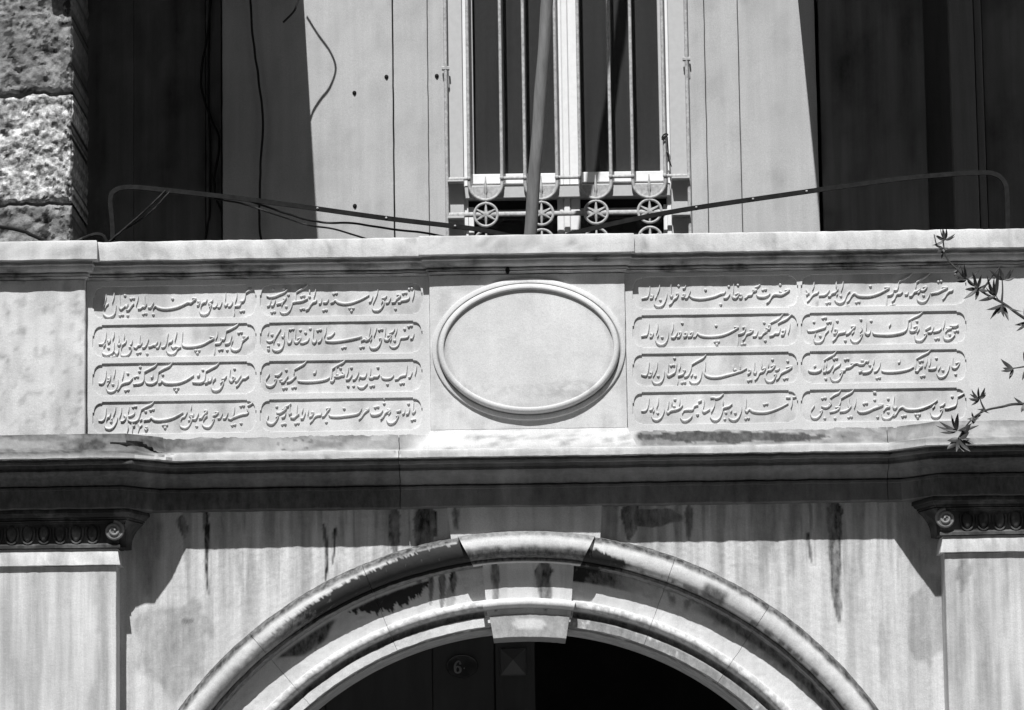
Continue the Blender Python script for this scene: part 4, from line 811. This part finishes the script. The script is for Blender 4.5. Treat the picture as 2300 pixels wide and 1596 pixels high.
# canopies added overhead out of view, shaped to shade the wall on both sides
zslab = WZ(1150, -40, Y_HOUSE) + 30
kx = LD.x / LD.y; kz = -LD.z / LD.y       # light moves kx right and kz down per unit into the wall
def shade_slab(shadow_a, shadow_b, xfar, name):
    """added slab whose edge casts a shadow line through two (u, v) places on the wall"""
    def edge(u, v):
        x, z = W(u, v, Y_HOUSE); L = (zslab - z) / kz
        return x - kx * L, Y_HOUSE - L
    (xa_, ya), (xb_, yb) = edge(*shadow_a), edge(*shadow_b)
    g = (xb_ - xa_) / (yb - ya); yf = -45.0
    x_wall = xa_ + g * (Y_HOUSE - ya); x_front = xa_ + g * (yf - ya)
    P = [(xfar, yf), (x_front, yf), (x_wall, Y_HOUSE + 14), (xfar, Y_HOUSE + 14)]
    if xfar < 0: P = P[:2] + [P[2], (xfar - 90, Y_HOUSE + 60), (xfar - 90, 55), (xfar, 45)]
    n = len(P); V = [(x, y, zslab) for x, y in P] + [(x, y, zslab + 34) for x, y in P]
    Fc = [tuple(range(n)), tuple(range(2 * n - 1, n - 1, -1))] + [(i, i + n, (i + 1) % n + n, (i + 1) % n) for i in range(n)]
    mesh(name, V, Fc, BOARDD, house, smooth=0)
shade_slab((686, 80), (713, 540), WX(190, 0, 150), 'shade_canopy')
shade_slab((1801, 85), (1843, 515), 1900.0, 'shade_canopy')
# nail holes
for u, v in ((868, 173), (796, 209), (981, 171), (797, 463)):
    x, z = W(u, v, Y_HOUSE); mesh('nail', *tube([(x, Y_HOUSE + 2, z), (x, Y_HOUSE - 1, z), (x, Y_HOUSE - 4.5, z)], [5, 5, 2.5], 10), IRON, house, smooth=40)

# ---- window
def Q(x, y): return (1700 + x / 1.7345) / 1.78087, (80 + y / 1.7345) / 1.78087
def qx(x, Y, y=600): return WX(*Q(x, y), Y)
def qz(y, Y, x=1000): return WZ(*Q(x, y), Y)
win = bpy.data.objects.new('window', None); COL.objects.link(win); win.parent = house
win.location = Vector(M3(qx(1000, 430), 430, qz(1100, 430))) - Vector(house.location)
ZWT = WZ(1150, -300, 430)
def wbox(name, xa, xb, ya, yb, y0, y1, mat, parent=None, b=1.2):
    """box from window-drawing numbers; ya = lower edge, yb = upper edge ('T' = up to the lintel)"""
    z0 = qz(ya, y0); z1 = ZWT if yb == 'T' else qz(yb, y0)
    return mesh(name, *box(qx(xa, y0), qx(xb, y0), y0, y1, z0, z1, b), mat, parent or win, smooth=0)
wbox('casing', 156, 262, 1560, 'T', 404, 440, WGREY); wbox('casing', 1697, 1826, 1560, 'T', 404, 440, WGREY)
wbox('inner_stile', 264, 292, 1560, 'T', 412, 446, WHITE); wbox('inner_stile', 1664, 1695, 1560, 'T', 412, 446, WHITE)
wbox('sash_stile', 294, 336, 1080, 'T', 424, 450, WGREY); wbox('sash_stile', 1624, 1662, 1080, 'T', 424, 450, WGREY)
wbox('mullion', 906, 952, 1500, 'T', 416, 452, WHITE, b=2); wbox('mullion', 953, 996, 1500, 'T', 412, 452, WHITE, b=2); wbox('mullion', 997, 1066, 1500, 'T', 416, 452, WHITE, b=2)
wbox('bottom_rail', 294, 905, 1130, 1062, 420, 452, WHITE); wbox('bottom_rail', 1068, 1662, 1128, 1058, 420, 452, WHITE)
wbox('sill', 266, 1690, 1232, 1140, 398, 452, WGREY, b=2)
wbox('apron', 264, 905, 1312, 1236, 432, 452, DARKM); wbox('apron', 1068, 1690, 1312, 1236, 432, 452, DARKM)
wbox('lower_stile', 270, 330, 1560, 1290, 418, 440, WHITE); wbox('lower_stile', 1640, 1692, 1560, 1290, 418, 440, WHITE)
wbox('lower_rail', 330, 905, 1330, 1312, 424, 452, WGREY); wbox('lower_rail', 1068, 1640, 1325, 1308, 424, 452, WGREY)
# ledges on the casing that throw the small square shadows
for xa, xb in ((150, 262), (1700, 1826)):
    wbox('ledge', xa, xb, 1112, 1100, 372, 404, WGREY, b=.8); wbox('ledge', xa, xb, 1366, 1350, 372, 404, WGREY, b=.8)
for xa, xb in ((336, 905), (1067, 1624)):
    wbox('pane', xa - 6, xb + 6, 1072, 'T', 438, 440, GLASS, b=0)
    wbox('lower_pane', xa - 6, xb + 6, 1560, 1325, 440, 442, GLASS, b=0)
cv = []; 
cxs = np.linspace(qx(270, 470), qx(1690, 470), 260); czs = np.linspace(ZB, ZWT + 100, 60)
for z in czs:
    for x in cxs:
        w = vn(x * .03, z * .002, 401) + .5 * vn(x * .07, z * .004, 402)
        cv.append((x, 450 + 7 * w + 4 * math.sin(x * .055 + 2.5 * vn(0 * x, z * .004, 5)), z))
tag(mesh('curtain', cv, gridfaces(60, 260), CURT, smooth=60), 'dark folded curtain hanging behind the barred window panes', 'curtain')

# ---- grille: hairpin bars, rails, star wheels
gr = bpy.data.objects.new('window_grille', None); COL.objects.link(gr); gr.parent = house
YG = 388.0
gr.location = Vector(M3(qx(1000, YG), YG, qz(1340, YG))) - Vector(house.location)
def bar(name, P, r, mat=IRONP, n=8, flat=1.0): return mesh(name, *tube(P, r, n, flat), mat, gr, smooth=50)
pairs = ((304, 532), (692, 914), (1074, 1288), (1440, 1664))
zR = qz(1092, YG); zU = qz(1243, YG)
for a, b in pairs:
    xa_, xb_ = qx(a, YG, 1000), qx(b, YG, 1000); rr = (xb_ - xa_) / 2; xm = (xa_ + xb_) / 2
    zc_ = zU + rr
    P = [(xa_, YG, ZWT), (xa_, YG, zc_ + 60), (xa_, YG, zc_ + 5)] + [(xm - rr * math.cos(t), YG, zc_ - rr * math.sin(t)) for t in np.linspace(0, math.pi, 20)] + [(xb_, YG, zc_ + 5), (xb_, YG, zc_ + 60), (xb_, YG, ZWT)]
    bar('hairpin_bar', P, 4.0)
    zp0 = qz(1150, YG); th0 = math.asin(max(-1, min(1, (zc_ - zp0) / rr)))
    DP = [(xm - (rr - 2) * math.cos(t), zc_ - (rr - 2) * math.sin(t)) for t in np.linspace(max(th0, -.2), math.pi - max(th0, -.2), 22)]
    m_ = len(DP); mesh('plate', [(x, YG + 2, z) for x, z in DP] + [(x, YG + 5, z) for x, z in DP], [tuple(range(m_)), tuple(range(2 * m_ - 1, m_ - 1, -1))] + [((i + 1) % m_, i, m_ + i, m_ + (i + 1) % m_) for i in range(m_)], IRONP, gr, smooth=0)
    spz = qz(1195, YG)
    bar('spear', [(xm, YG, zU), (xm, YG, spz), (xm, YG, spz + 6), (xm, YG, spz + 18), (xm, YG, spz + 40)], [2.6, 2.2, 4.2, 3.2, .8], n=8)
    # wheel
    zw = qz(1346, YG, a) if False else WZ(*Q((a + b) / 2, 1340 + (1000 - (a + b) / 2) * .022), YG); R = 27.5
    for row in (0, 1):
        zc2 = zw - row * 66
        V, Fc = tube([(xm + R * math.cos(t), YG, zc2 + R * math.sin(t)) for t in np.linspace(0, 2 * math.pi, 33)], 3.3, 8, caps=False)
        mb = MB().add(V, Fc)
        for k in range(6):
            t = math.pi / 2 + k * math.pi / 3
            mb.add(*tube([(xm, YG - .3, zc2), (xm + 10 * math.cos(t), YG - .3, zc2 + 10 * math.sin(t)), (xm + R * math.cos(t), YG - .3, zc2 + R * math.sin(t))], [5.2, 3.6, 1.5], 6))
        mb.add(*tube([(xm, YG - 4, zc2), (xm, YG + 4, zc2)], 4.2, 10))
        mb.build('star_wheel', IRONP, gr, smooth=40)
    bar('collar', [(xm, YG, zU + 1), (xm, YG, zw + R)], 3.2)
xs = [qx(q, YG, 1100) for q in (152, 304, 532, 692, 914, 1074, 1288, 1440, 1664, 1832)]
for i in (0, 2, 4, 6, 8):
    bar('rail', [(xs[i], YG + 1.5, zR), (xs[i + 1], YG + 1.5, zR)], 4.2, flat=.6, n=8)
for x in xs[1:9]: bar('bolt', [(x, YG + 1, zR), (x, YG - 5, zR), (x, YG - 6.5, zR)], [4.8, 4.8, 3], n=10)
zl = WZ(*Q(1000, 1342), YG)
bar('rail', [(xs[0], YG + 1.5, zl), (xs[9], YG + 1.5, zl)], 6.0, flat=.5, n=6)
zl2 = zl - 66; bar('rail', [(xs[0], YG + 1.5, zl2), (xs[9], YG + 1.5, zl2)], 5.0, flat=.5, n=6)
for x, zk in ((xs[0], qz(325, YG)), (xs[9], qz(285, YG))):
    bar('post', [(x, YG, ZB), (x, YG, ZWT)], 4.4)
    bar('clamp', [(x - 9, YG, zk), (x + 9, YG, zk)], 5.5, n=6); bar('clamp_tail', [(x + 4, YG + 4, zk - 4), (x + 7, YG + 12, zk - 44)], 2.5, n=6)
x6 = qx(1664, YG, 820); z6_ = qz(815, YG)
bar('wire_knot', [(x6 + 7 * math.cos(t * 1.7), YG - 6 + 3 * math.sin(t), z6_ + 5 * math.sin(t * 2.1) - t * 1.1) for t in np.linspace(0, 7, 40)] + [(x6 + 8, YG - 3, z6_ - 60), (x6 + 14, YG - 2, z6_ - 75), (x6 + 4, YG - 2, z6_ - 40)], 1.6, IRON, 5)

# ================================================================== DOOR AND NUMBER PLATE inside the arch
YD = 332.0
door = thing('wooden_door', 'dark painted door leaf in the shade of the arch', 'door', (WX(900, 1500, YD), YD, GROUND))
xd1 = WX(1202, 1480, YD); zdt = zdeck - 70
def dbox(name, ua, ub, z0, z1, y0, y1, mat=DOORM): return mesh(name, *box(WX(ua, 1480, y0) + .8, WX(ub, 1480, y0) - .8, y0, y1, z0, z1, 1.2), mat, door, smooth=0)
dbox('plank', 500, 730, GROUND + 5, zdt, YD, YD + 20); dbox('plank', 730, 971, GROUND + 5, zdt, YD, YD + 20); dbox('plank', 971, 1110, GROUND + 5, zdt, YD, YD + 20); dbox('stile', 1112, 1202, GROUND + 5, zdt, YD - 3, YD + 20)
xq0, zq1 = W(1122, 1456, YD - 3); xq1, zq0 = W(1183, 1518, YD - 3)
pyr = [(xq0, YD - 3.5, zq0), (xq1, YD - 3.5, zq0), (xq1, YD - 3.5, zq1), (xq0, YD - 3.5, zq1), (xq0 + 3, YD - 9, zq0 + 3), (xq1 - 3, YD - 9, zq0 + 3), (xq1 - 3, YD - 9, zq1 - 3), (xq0 + 3, YD - 9, zq1 - 3), ((xq0 + xq1) / 2, YD - 30, (zq0 + zq1) / 2 + 3)]
PYR = plain('door_panel_paint', 0.05, 0.5, 0.4, 0.1, 18, 0.1)
mesh('pyramid_panel', pyr, [(0, 1, 5, 4), (1, 2, 6, 5), (2, 3, 7, 6), (3, 0, 4, 7), (4, 5, 8), (5, 6, 8), (6, 7, 8), (7, 4, 8)], PYR, door, smooth=0)
for zrow in range(1, 5):
    mesh('pyramid_panel', [(a, b, c - zrow * 150) for a, b, c in pyr], [(0, 1, 5, 4), (1, 2, 6, 5), (2, 3, 7, 6), (3, 0, 4, 7), (4, 5, 8), (5, 6, 8), (6, 7, 8), (7, 4, 8)], PYR, door, smooth=0)
xp, zp_ = W(1038, 1497, YD - 2)
plate = thing('number_plate', 'small oval house number plate marked 6 on the dark door', 'number plate', (xp, YD - 2, zp_))
V = []; n = 40
for a_, y in ((1.0, 0), (1.0, -3), (.95, -5), (.9, -4), (0.02, -6.5)):
    for i in range(n): t = 2 * math.pi * i / n; V.append((xp + 37 * a_ * math.cos(t), YD + y - 1, zp_ + 27 * a_ * math.sin(t)))
mesh('plate', V, [(b, a, d, c) for a, b, c, d in gridfaces(5, n, True)], ENAM, plate, smooth=40)
def numeral():
    mb = MB(); x, z = xp - 10, zp_ - 3
    loop = [(x + 6.2 * math.cos(t), YD - 8, z - 5 + 7.2 * math.sin(t)) for t in np.linspace(0, 2 * math.pi, 25)]
    mb.add(*tube(loop, [1.6 + 1.3 * abs(math.cos(t)) for t in np.linspace(0, 2 * math.pi, 25)], 6, caps=False, flat=.4))
    st_ = catmull([(x - 6.4, z - 4), (x - 6.6, z + 3), (x - 4, z + 10), (x + 1, z + 14), (x + 5, z + 12.5), (x + 6, z + 9)], 5)
    m = len(st_); mb.add(*tube([(p[0], YD - 8.3, p[1]) for p in st_], [2.8 - 1.5 * i / m for i in range(m)], 6, flat=.4))
    mb.add(*tube([(x + 5.6, YD - 8.3, z + 9), (x + 5.6, YD - 9.3, z + 9)], 2.5, 10)); mb.add(*tube([(x + 15, YD - 8, z - 2), (x + 15, YD - 9, z - 2)], 1.8, 8))
    mb.build('numeral', ENAMW, plate, smooth=40)
numeral()

# ================================================================== POLE, IRON STRAPS, CABLES
def pt(u, v, Y): x, z = W(u, v, Y); return (x, Y, z)
p0, p1 = np.array(pt(1190, 540, 130)), np.array(pt(1224, 75, 50))
pd = p1 - p0
P = [p0 - pd * .05] + [p0 + pd * t for t in np.linspace(0.03, 3.6, 60)]
po = mesh('wooden_pole', *tube([q + np.array((.8 * math.sin(i * .9), 0, 0)) for i, q in enumerate(P)], [14.6 - .5 * (i > 8) for i in range(len(P))], 18), WOOD, smooth=60, base=tuple(P[0]))
tag(po, 'weathered wooden pole leaning up in front of the barred window', 'pole')
def strap(pts, label, r=7.0):
    c = catmull([pt(*q) for q in pts], 8)
    o = mesh('iron_strap', *tube(c, r, 4, .55, turn=math.pi / 4), IRON, smooth=30, base=pts and pt(*pts[0])); tag(o, label, 'iron strap', 'iron straps on the parapet'); return o
SL = [(254, 560, 70), (252, 500, 70), (248, 452, 70), (256, 430, 70), (290, 421, 70), (375, 428, 72), (600, 454, 75), (860, 490, 80), (1060, 514, 85), (1150, 532, 90)]
strap_l = strap(SL, 'dark bent iron strap running from the left end down to the pole', 7.4)
SR = [(1255, 545, 90), (1290, 524, 88), (1500, 478, 80), (1750, 440, 75), (2000, 405, 72), (2110, 394, 70), (2190, 389, 70), (2232, 391, 70), (2256, 410, 70), (2262, 450, 70), (2264, 560, 70)]
strap_r = strap(SR, 'dark iron strap rising to the right end of the parapet', 7.4)
def rivets(st, pts):
    c = np.array(catmull([pt(*q) for q in pts], 30)); uv = np.array([PR(*q) for q in c])
    for u in st[1]:
        q = c[np.argmin(abs(uv[:, 0] - u))]
        mesh('rivet', *tube([(q[0], q[1] - 3, q[2]), (q[0], q[1] - 7, q[2]), (q[0], q[1] - 8.5, q[2])], [2.6, 2.6, 1.2], 8), IRONP, st[0], smooth=40)
rivets((strap_l, (712, 865, 1021)), SL); rivets((strap_r, (1561, 1691, 1815)), SR)
def cable(pts, r, label, n=6, group='loose cables'):
    c = catmull([pt(*q) for q in pts], 9)
    c = [q + np.array((1, .5, .6)) * 1.3 * (vn(i * .35, r * 9 + pts[0][0], 3) - .5) * 2 for i, q in enumerate(c)]
    o = mesh('cable', *tube(c, r, n), RUBBER, smooth=60, base=pt(*pts[0])); tag(o, label, 'cable', group); return o
YC = Y_HOUSE + 30
cable([(480, -60, YC), (466, 75, YC), (453, 160, YC), (456, 215, YC), (478, 275, YC), (493, 320, YC), (482, 400, YC), (484, 440, YC), (500, 480, YC), (505, 510, YC), (500, 570, YC)], 2.6, 'thin black cable curling in a wide loop beside the dark wall seam')
cable([(473, -60, YC + 6), (470, 75, YC + 6), (468, 180, YC + 6), (472, 330, YC + 6), (471, 450, YC + 6), (468, 500, YC + 6), (455, 570, YC + 6)], 2.2, 'thin black cable hanging straight beside the dark wall seam')
cable([(560, -60, 388), (567, 75, 388), (580, 170, 388), (591, 280, 388), (585, 380, 388), (583, 450, 388), (583, 500, 388), (590, 570, 388)], 2.8, 'single black cable hanging down the middle of the left shaded wall')
cable([(520, 440, 78), (590, 462, 80), (660, 485, 84), (720, 500, 88), (790, 502, 92), (880, 515, 96), (960, 525, 98), (1040, 540, 100)], 2.6, 'black cable sagging under the left strap towards the window')
cable([(480, 447, 76), (560, 462, 78), (640, 490, 82), (690, 506, 86), (750, 515, 90), (830, 540, 94)], 2.2, 'lower black cable sagging under the left strap')
cable([(372, 428, 60), (330, 470, 60), (290, 505, 62), (255, 535, 66), (225, 560, 70)], 2.4, 'twisted tie wire slanting down from the left strap')
cable([(380, 432, 64), (345, 470, 64), (310, 498, 66), (262, 528, 68), (235, 560, 70)], 2.0, 'second tie wire under the left strap, nearer the wall')
cable([(-40, 505, 20), (30, 515, 18), (60, 523, 14), (95, 540, 4), (125, 548, 2), (160, 547, 4), (190, 535, 10), (215, 527, 14), (233, 533, 16), (245, 556, 20)], 4.2, 'thick dark cable lying on the coping below the rough stone')
# cables slung from the left shade slab: only their shadows and ends reach the picture
def sh(u, v, L):            # point L in front of the house wall whose shadow falls at (u, v)
    x, z = W(u, v, Y_HOUSE); return (x - kx * L, Y_HOUSE - L, z + kz * L)
c = catmull([sh(690, 40, 150), sh(715, 80, 150), sh(742, 118, 150), sh(754, 155, 150), sh(742, 195, 150), sh(722, 222, 150), sh(704, 250, 150), sh(694, 275, 150), sh(670, 300, 150)], 8)
tag(mesh('cable', *tube(c, 2.6, 6), RUBBER, smooth=60), 'loose cable looping below the left shade slab, high at the top edge', 'cable', 'loose cables')

# ================================================================== PLANTS on the right of the parapet
def leafmesh(L, w):
    V = []; n = 7
    for i in range(n):
        t = i / (n - 1); ww = w * math.sin(math.pi * min(1, t ** .8 * .97 + .015)) ; droop = -L * .32 * t * t
        V += [(L * t, -ww, droop + ww * .35), (L * t, 0, droop), (L * t, ww, droop + ww * .35)]
    return V, gridfaces(n, 3)
LM = {}
YT = -930.0
tree = thing('young_tree', 'thin leafy branches reaching in from the right edge of the picture', 'tree', (WX(2760, 1500, YT), YT, GROUND))
def branch(stems, leaves):
    """stems: lists of (u, v, depth change); leaves: (u, v, angle in the picture, length, width)"""
    for s_ in stems:
        c = catmull([pt(a, b, YT + d) for a, b, d in s_], 6); m = len(c)
        mesh('branch', *tube(c, [max(.9, 2.3 - 1.6 * i / m) if s_[0][0] < 2500 else 5 - 3.9 * (i / m) ** .6 for i in range(m)], 6), STEM, tree, smooth=60)
    for (u, v, Y, an, L, w) in leaves:
        L *= .86; w *= .8; key = (round(L / 3), round(w * 1.5))
        if key not in LM:
            o = mesh('leaf', *leafmesh(key[0] * 3, key[1] / 1.5), LEAF, None, smooth=60, base=(0, 0, GROUND * 0)); LM[key] = o.data; COL.objects.unlink(o); bpy.data.objects.remove(o)
        o = bpy.data.objects.new('leaf', LM[key]); COL.objects.link(o); o.parent = tree
        o.location = Vector(M3(*pt(u, v, YT + Y))) - Vector(tree.location)
        d = Vector((math.cos(math.radians(an)), random.uniform(-.5, .3), math.sin(math.radians(an)))).normalized()
        side = d.cross(Vector((random.uniform(-.5, .5), -1, random.uniform(.1, .9)))).normalized(); up = d.cross(side)
        o.rotation_euler = Matrix((d, side, up)).transposed().to_euler()
def tuft(u, v, Y, angs, L, w):
    angs = [a + random.uniform(-12, 12) for a in angs] + [a + random.uniform(15, 60) for a in angs[::3]]
    return [(u, v, Y + random.uniform(-8, 8), a, L * random.uniform(.75, 1.35), w * random.uniform(.75, 1.1)) for a in angs]
branch([[(2760, 900, 0), (2560, 860, 0), (2420, 790, 0), (2300, 715, 0), (2255, 683, 0), (2205, 655, 0), (2160, 615, 0), (2128, 582, 0), (2119, 548, 0), (2122, 524, 0)], [(2122, 560, 0), (2105, 552, 0), (2098, 527, 0)], [(2205, 655, 0), (2222, 630, 0), (2246, 600, 0)], [(2250, 680, 0), (2252, 650, 0), (2250, 615, 0)]],
      tuft(2122, 540, 0, (172, 150, 95, 82, 30, 8), 30, 4) + tuft(2118, 557, 0, (170, 200, 345, 260), 20, 4) + tuft(2172, 628, 0, (150, 175, 200, 100, 35, 300), 32, 4.5) + tuft(2196, 648, 0, (60, 80, 110, 140, 10, 330, 230), 32, 4.5)
      + tuft(2238, 665, 0, (100, 120, 145, 80, 165, 190), 42, 5) + tuft(2252, 683, 0, (200, 225, 250, 280, 150), 42, 5.5) + tuft(2256, 630, 0, (120, 150, 60, 20), 34, 5) + tuft(2310, 722, 0, (40, 80, 120, 200, 260, 320), 40, 6) + tuft(2150, 606, 0, (30, 210, 250), 14, 3) + tuft(2390, 770, 0, (60, 100, 150, 210, 280, 330), 44, 6))
branch([[(2760, 1000, 0), (2560, 960, 0), (2400, 915, 0), (2290, 908, 0), (2252, 914, 0), (2215, 922, 0), (2190, 936, 0), (2172, 955, 0), (2152, 985, 0)], [(2212, 922, 0), (2204, 905, 0), (2200, 890, 0)]],
      tuft(2200, 897, 0, (165, 150, 185, 100, 60, 40, 200, 20), 24, 4) + tuft(2208, 918, 0, (240, 300, 200), 16, 3.5) + tuft(2188, 938, 0, (200, 240, 270, 300, 20, 120), 14, 5) + tuft(2150, 968, 0, (160, 175, 120, 85, 20, 5), 36, 5.5)
      + tuft(2155, 985, 0, (195, 215, 265, 280, 300, 345, 10), 32, 7) + tuft(2300, 908, 0, (20, 60, 150, 250, 300), 26, 5))
branch([[(2560, 880, 0), (2420, 830, 0), (2330, 822, 0), (2275, 828, 0)]], tuft(2276, 828, 0, (190, 215, 160), 30, 6) + tuft(2310, 824, 0, (60, 120, 250, 300), 30, 6))
tc = catmull([(WX(2760, 1500, YT), YT, GROUND), (WX(2770, 1500, YT), YT + 10, -500), (WX(2755, 1500, YT), YT, WZ(2760, 900, YT)), (WX(2790, 1500, YT), YT - 10, WZ(2760, 300, YT))], 10)
mesh('trunk', *tube(tc, [26 - 14 * i / len(tc) for i in range(len(tc))], 12), STEM, tree, smooth=60)

# ================================================================== HOUSE ACROSS THE STREET (unseen, behind the viewer; added to block skylight)
opp = thing('sky_blocking_house', 'unseen tall house added across the street to block skylight', 'house', (0, -11500, GROUND))
PLAST = plain('dark_plaster', 0.09, 0.9, 0.1, 0.2, 1.5, 0.2)
mesh('wall', *box(-9000, 9000, -14000, -11000, GROUND, GROUND + 11600, 0), PLAST, opp, smooth=0)
mesh('eave', *box(-9200, 9200, -14100, -10700, GROUND + 11605, GROUND + 11800, 5), PLAST, opp, smooth=0)
for r in range(5):
    for c in range(-4, 5):
        mesh('window', *box(c * 1900 - 330, c * 1900 + 330, -10985, -10950, GROUND + 900 + r * 1950, GROUND + 1900 + r * 1950, 4), DARKM, opp, smooth=0)
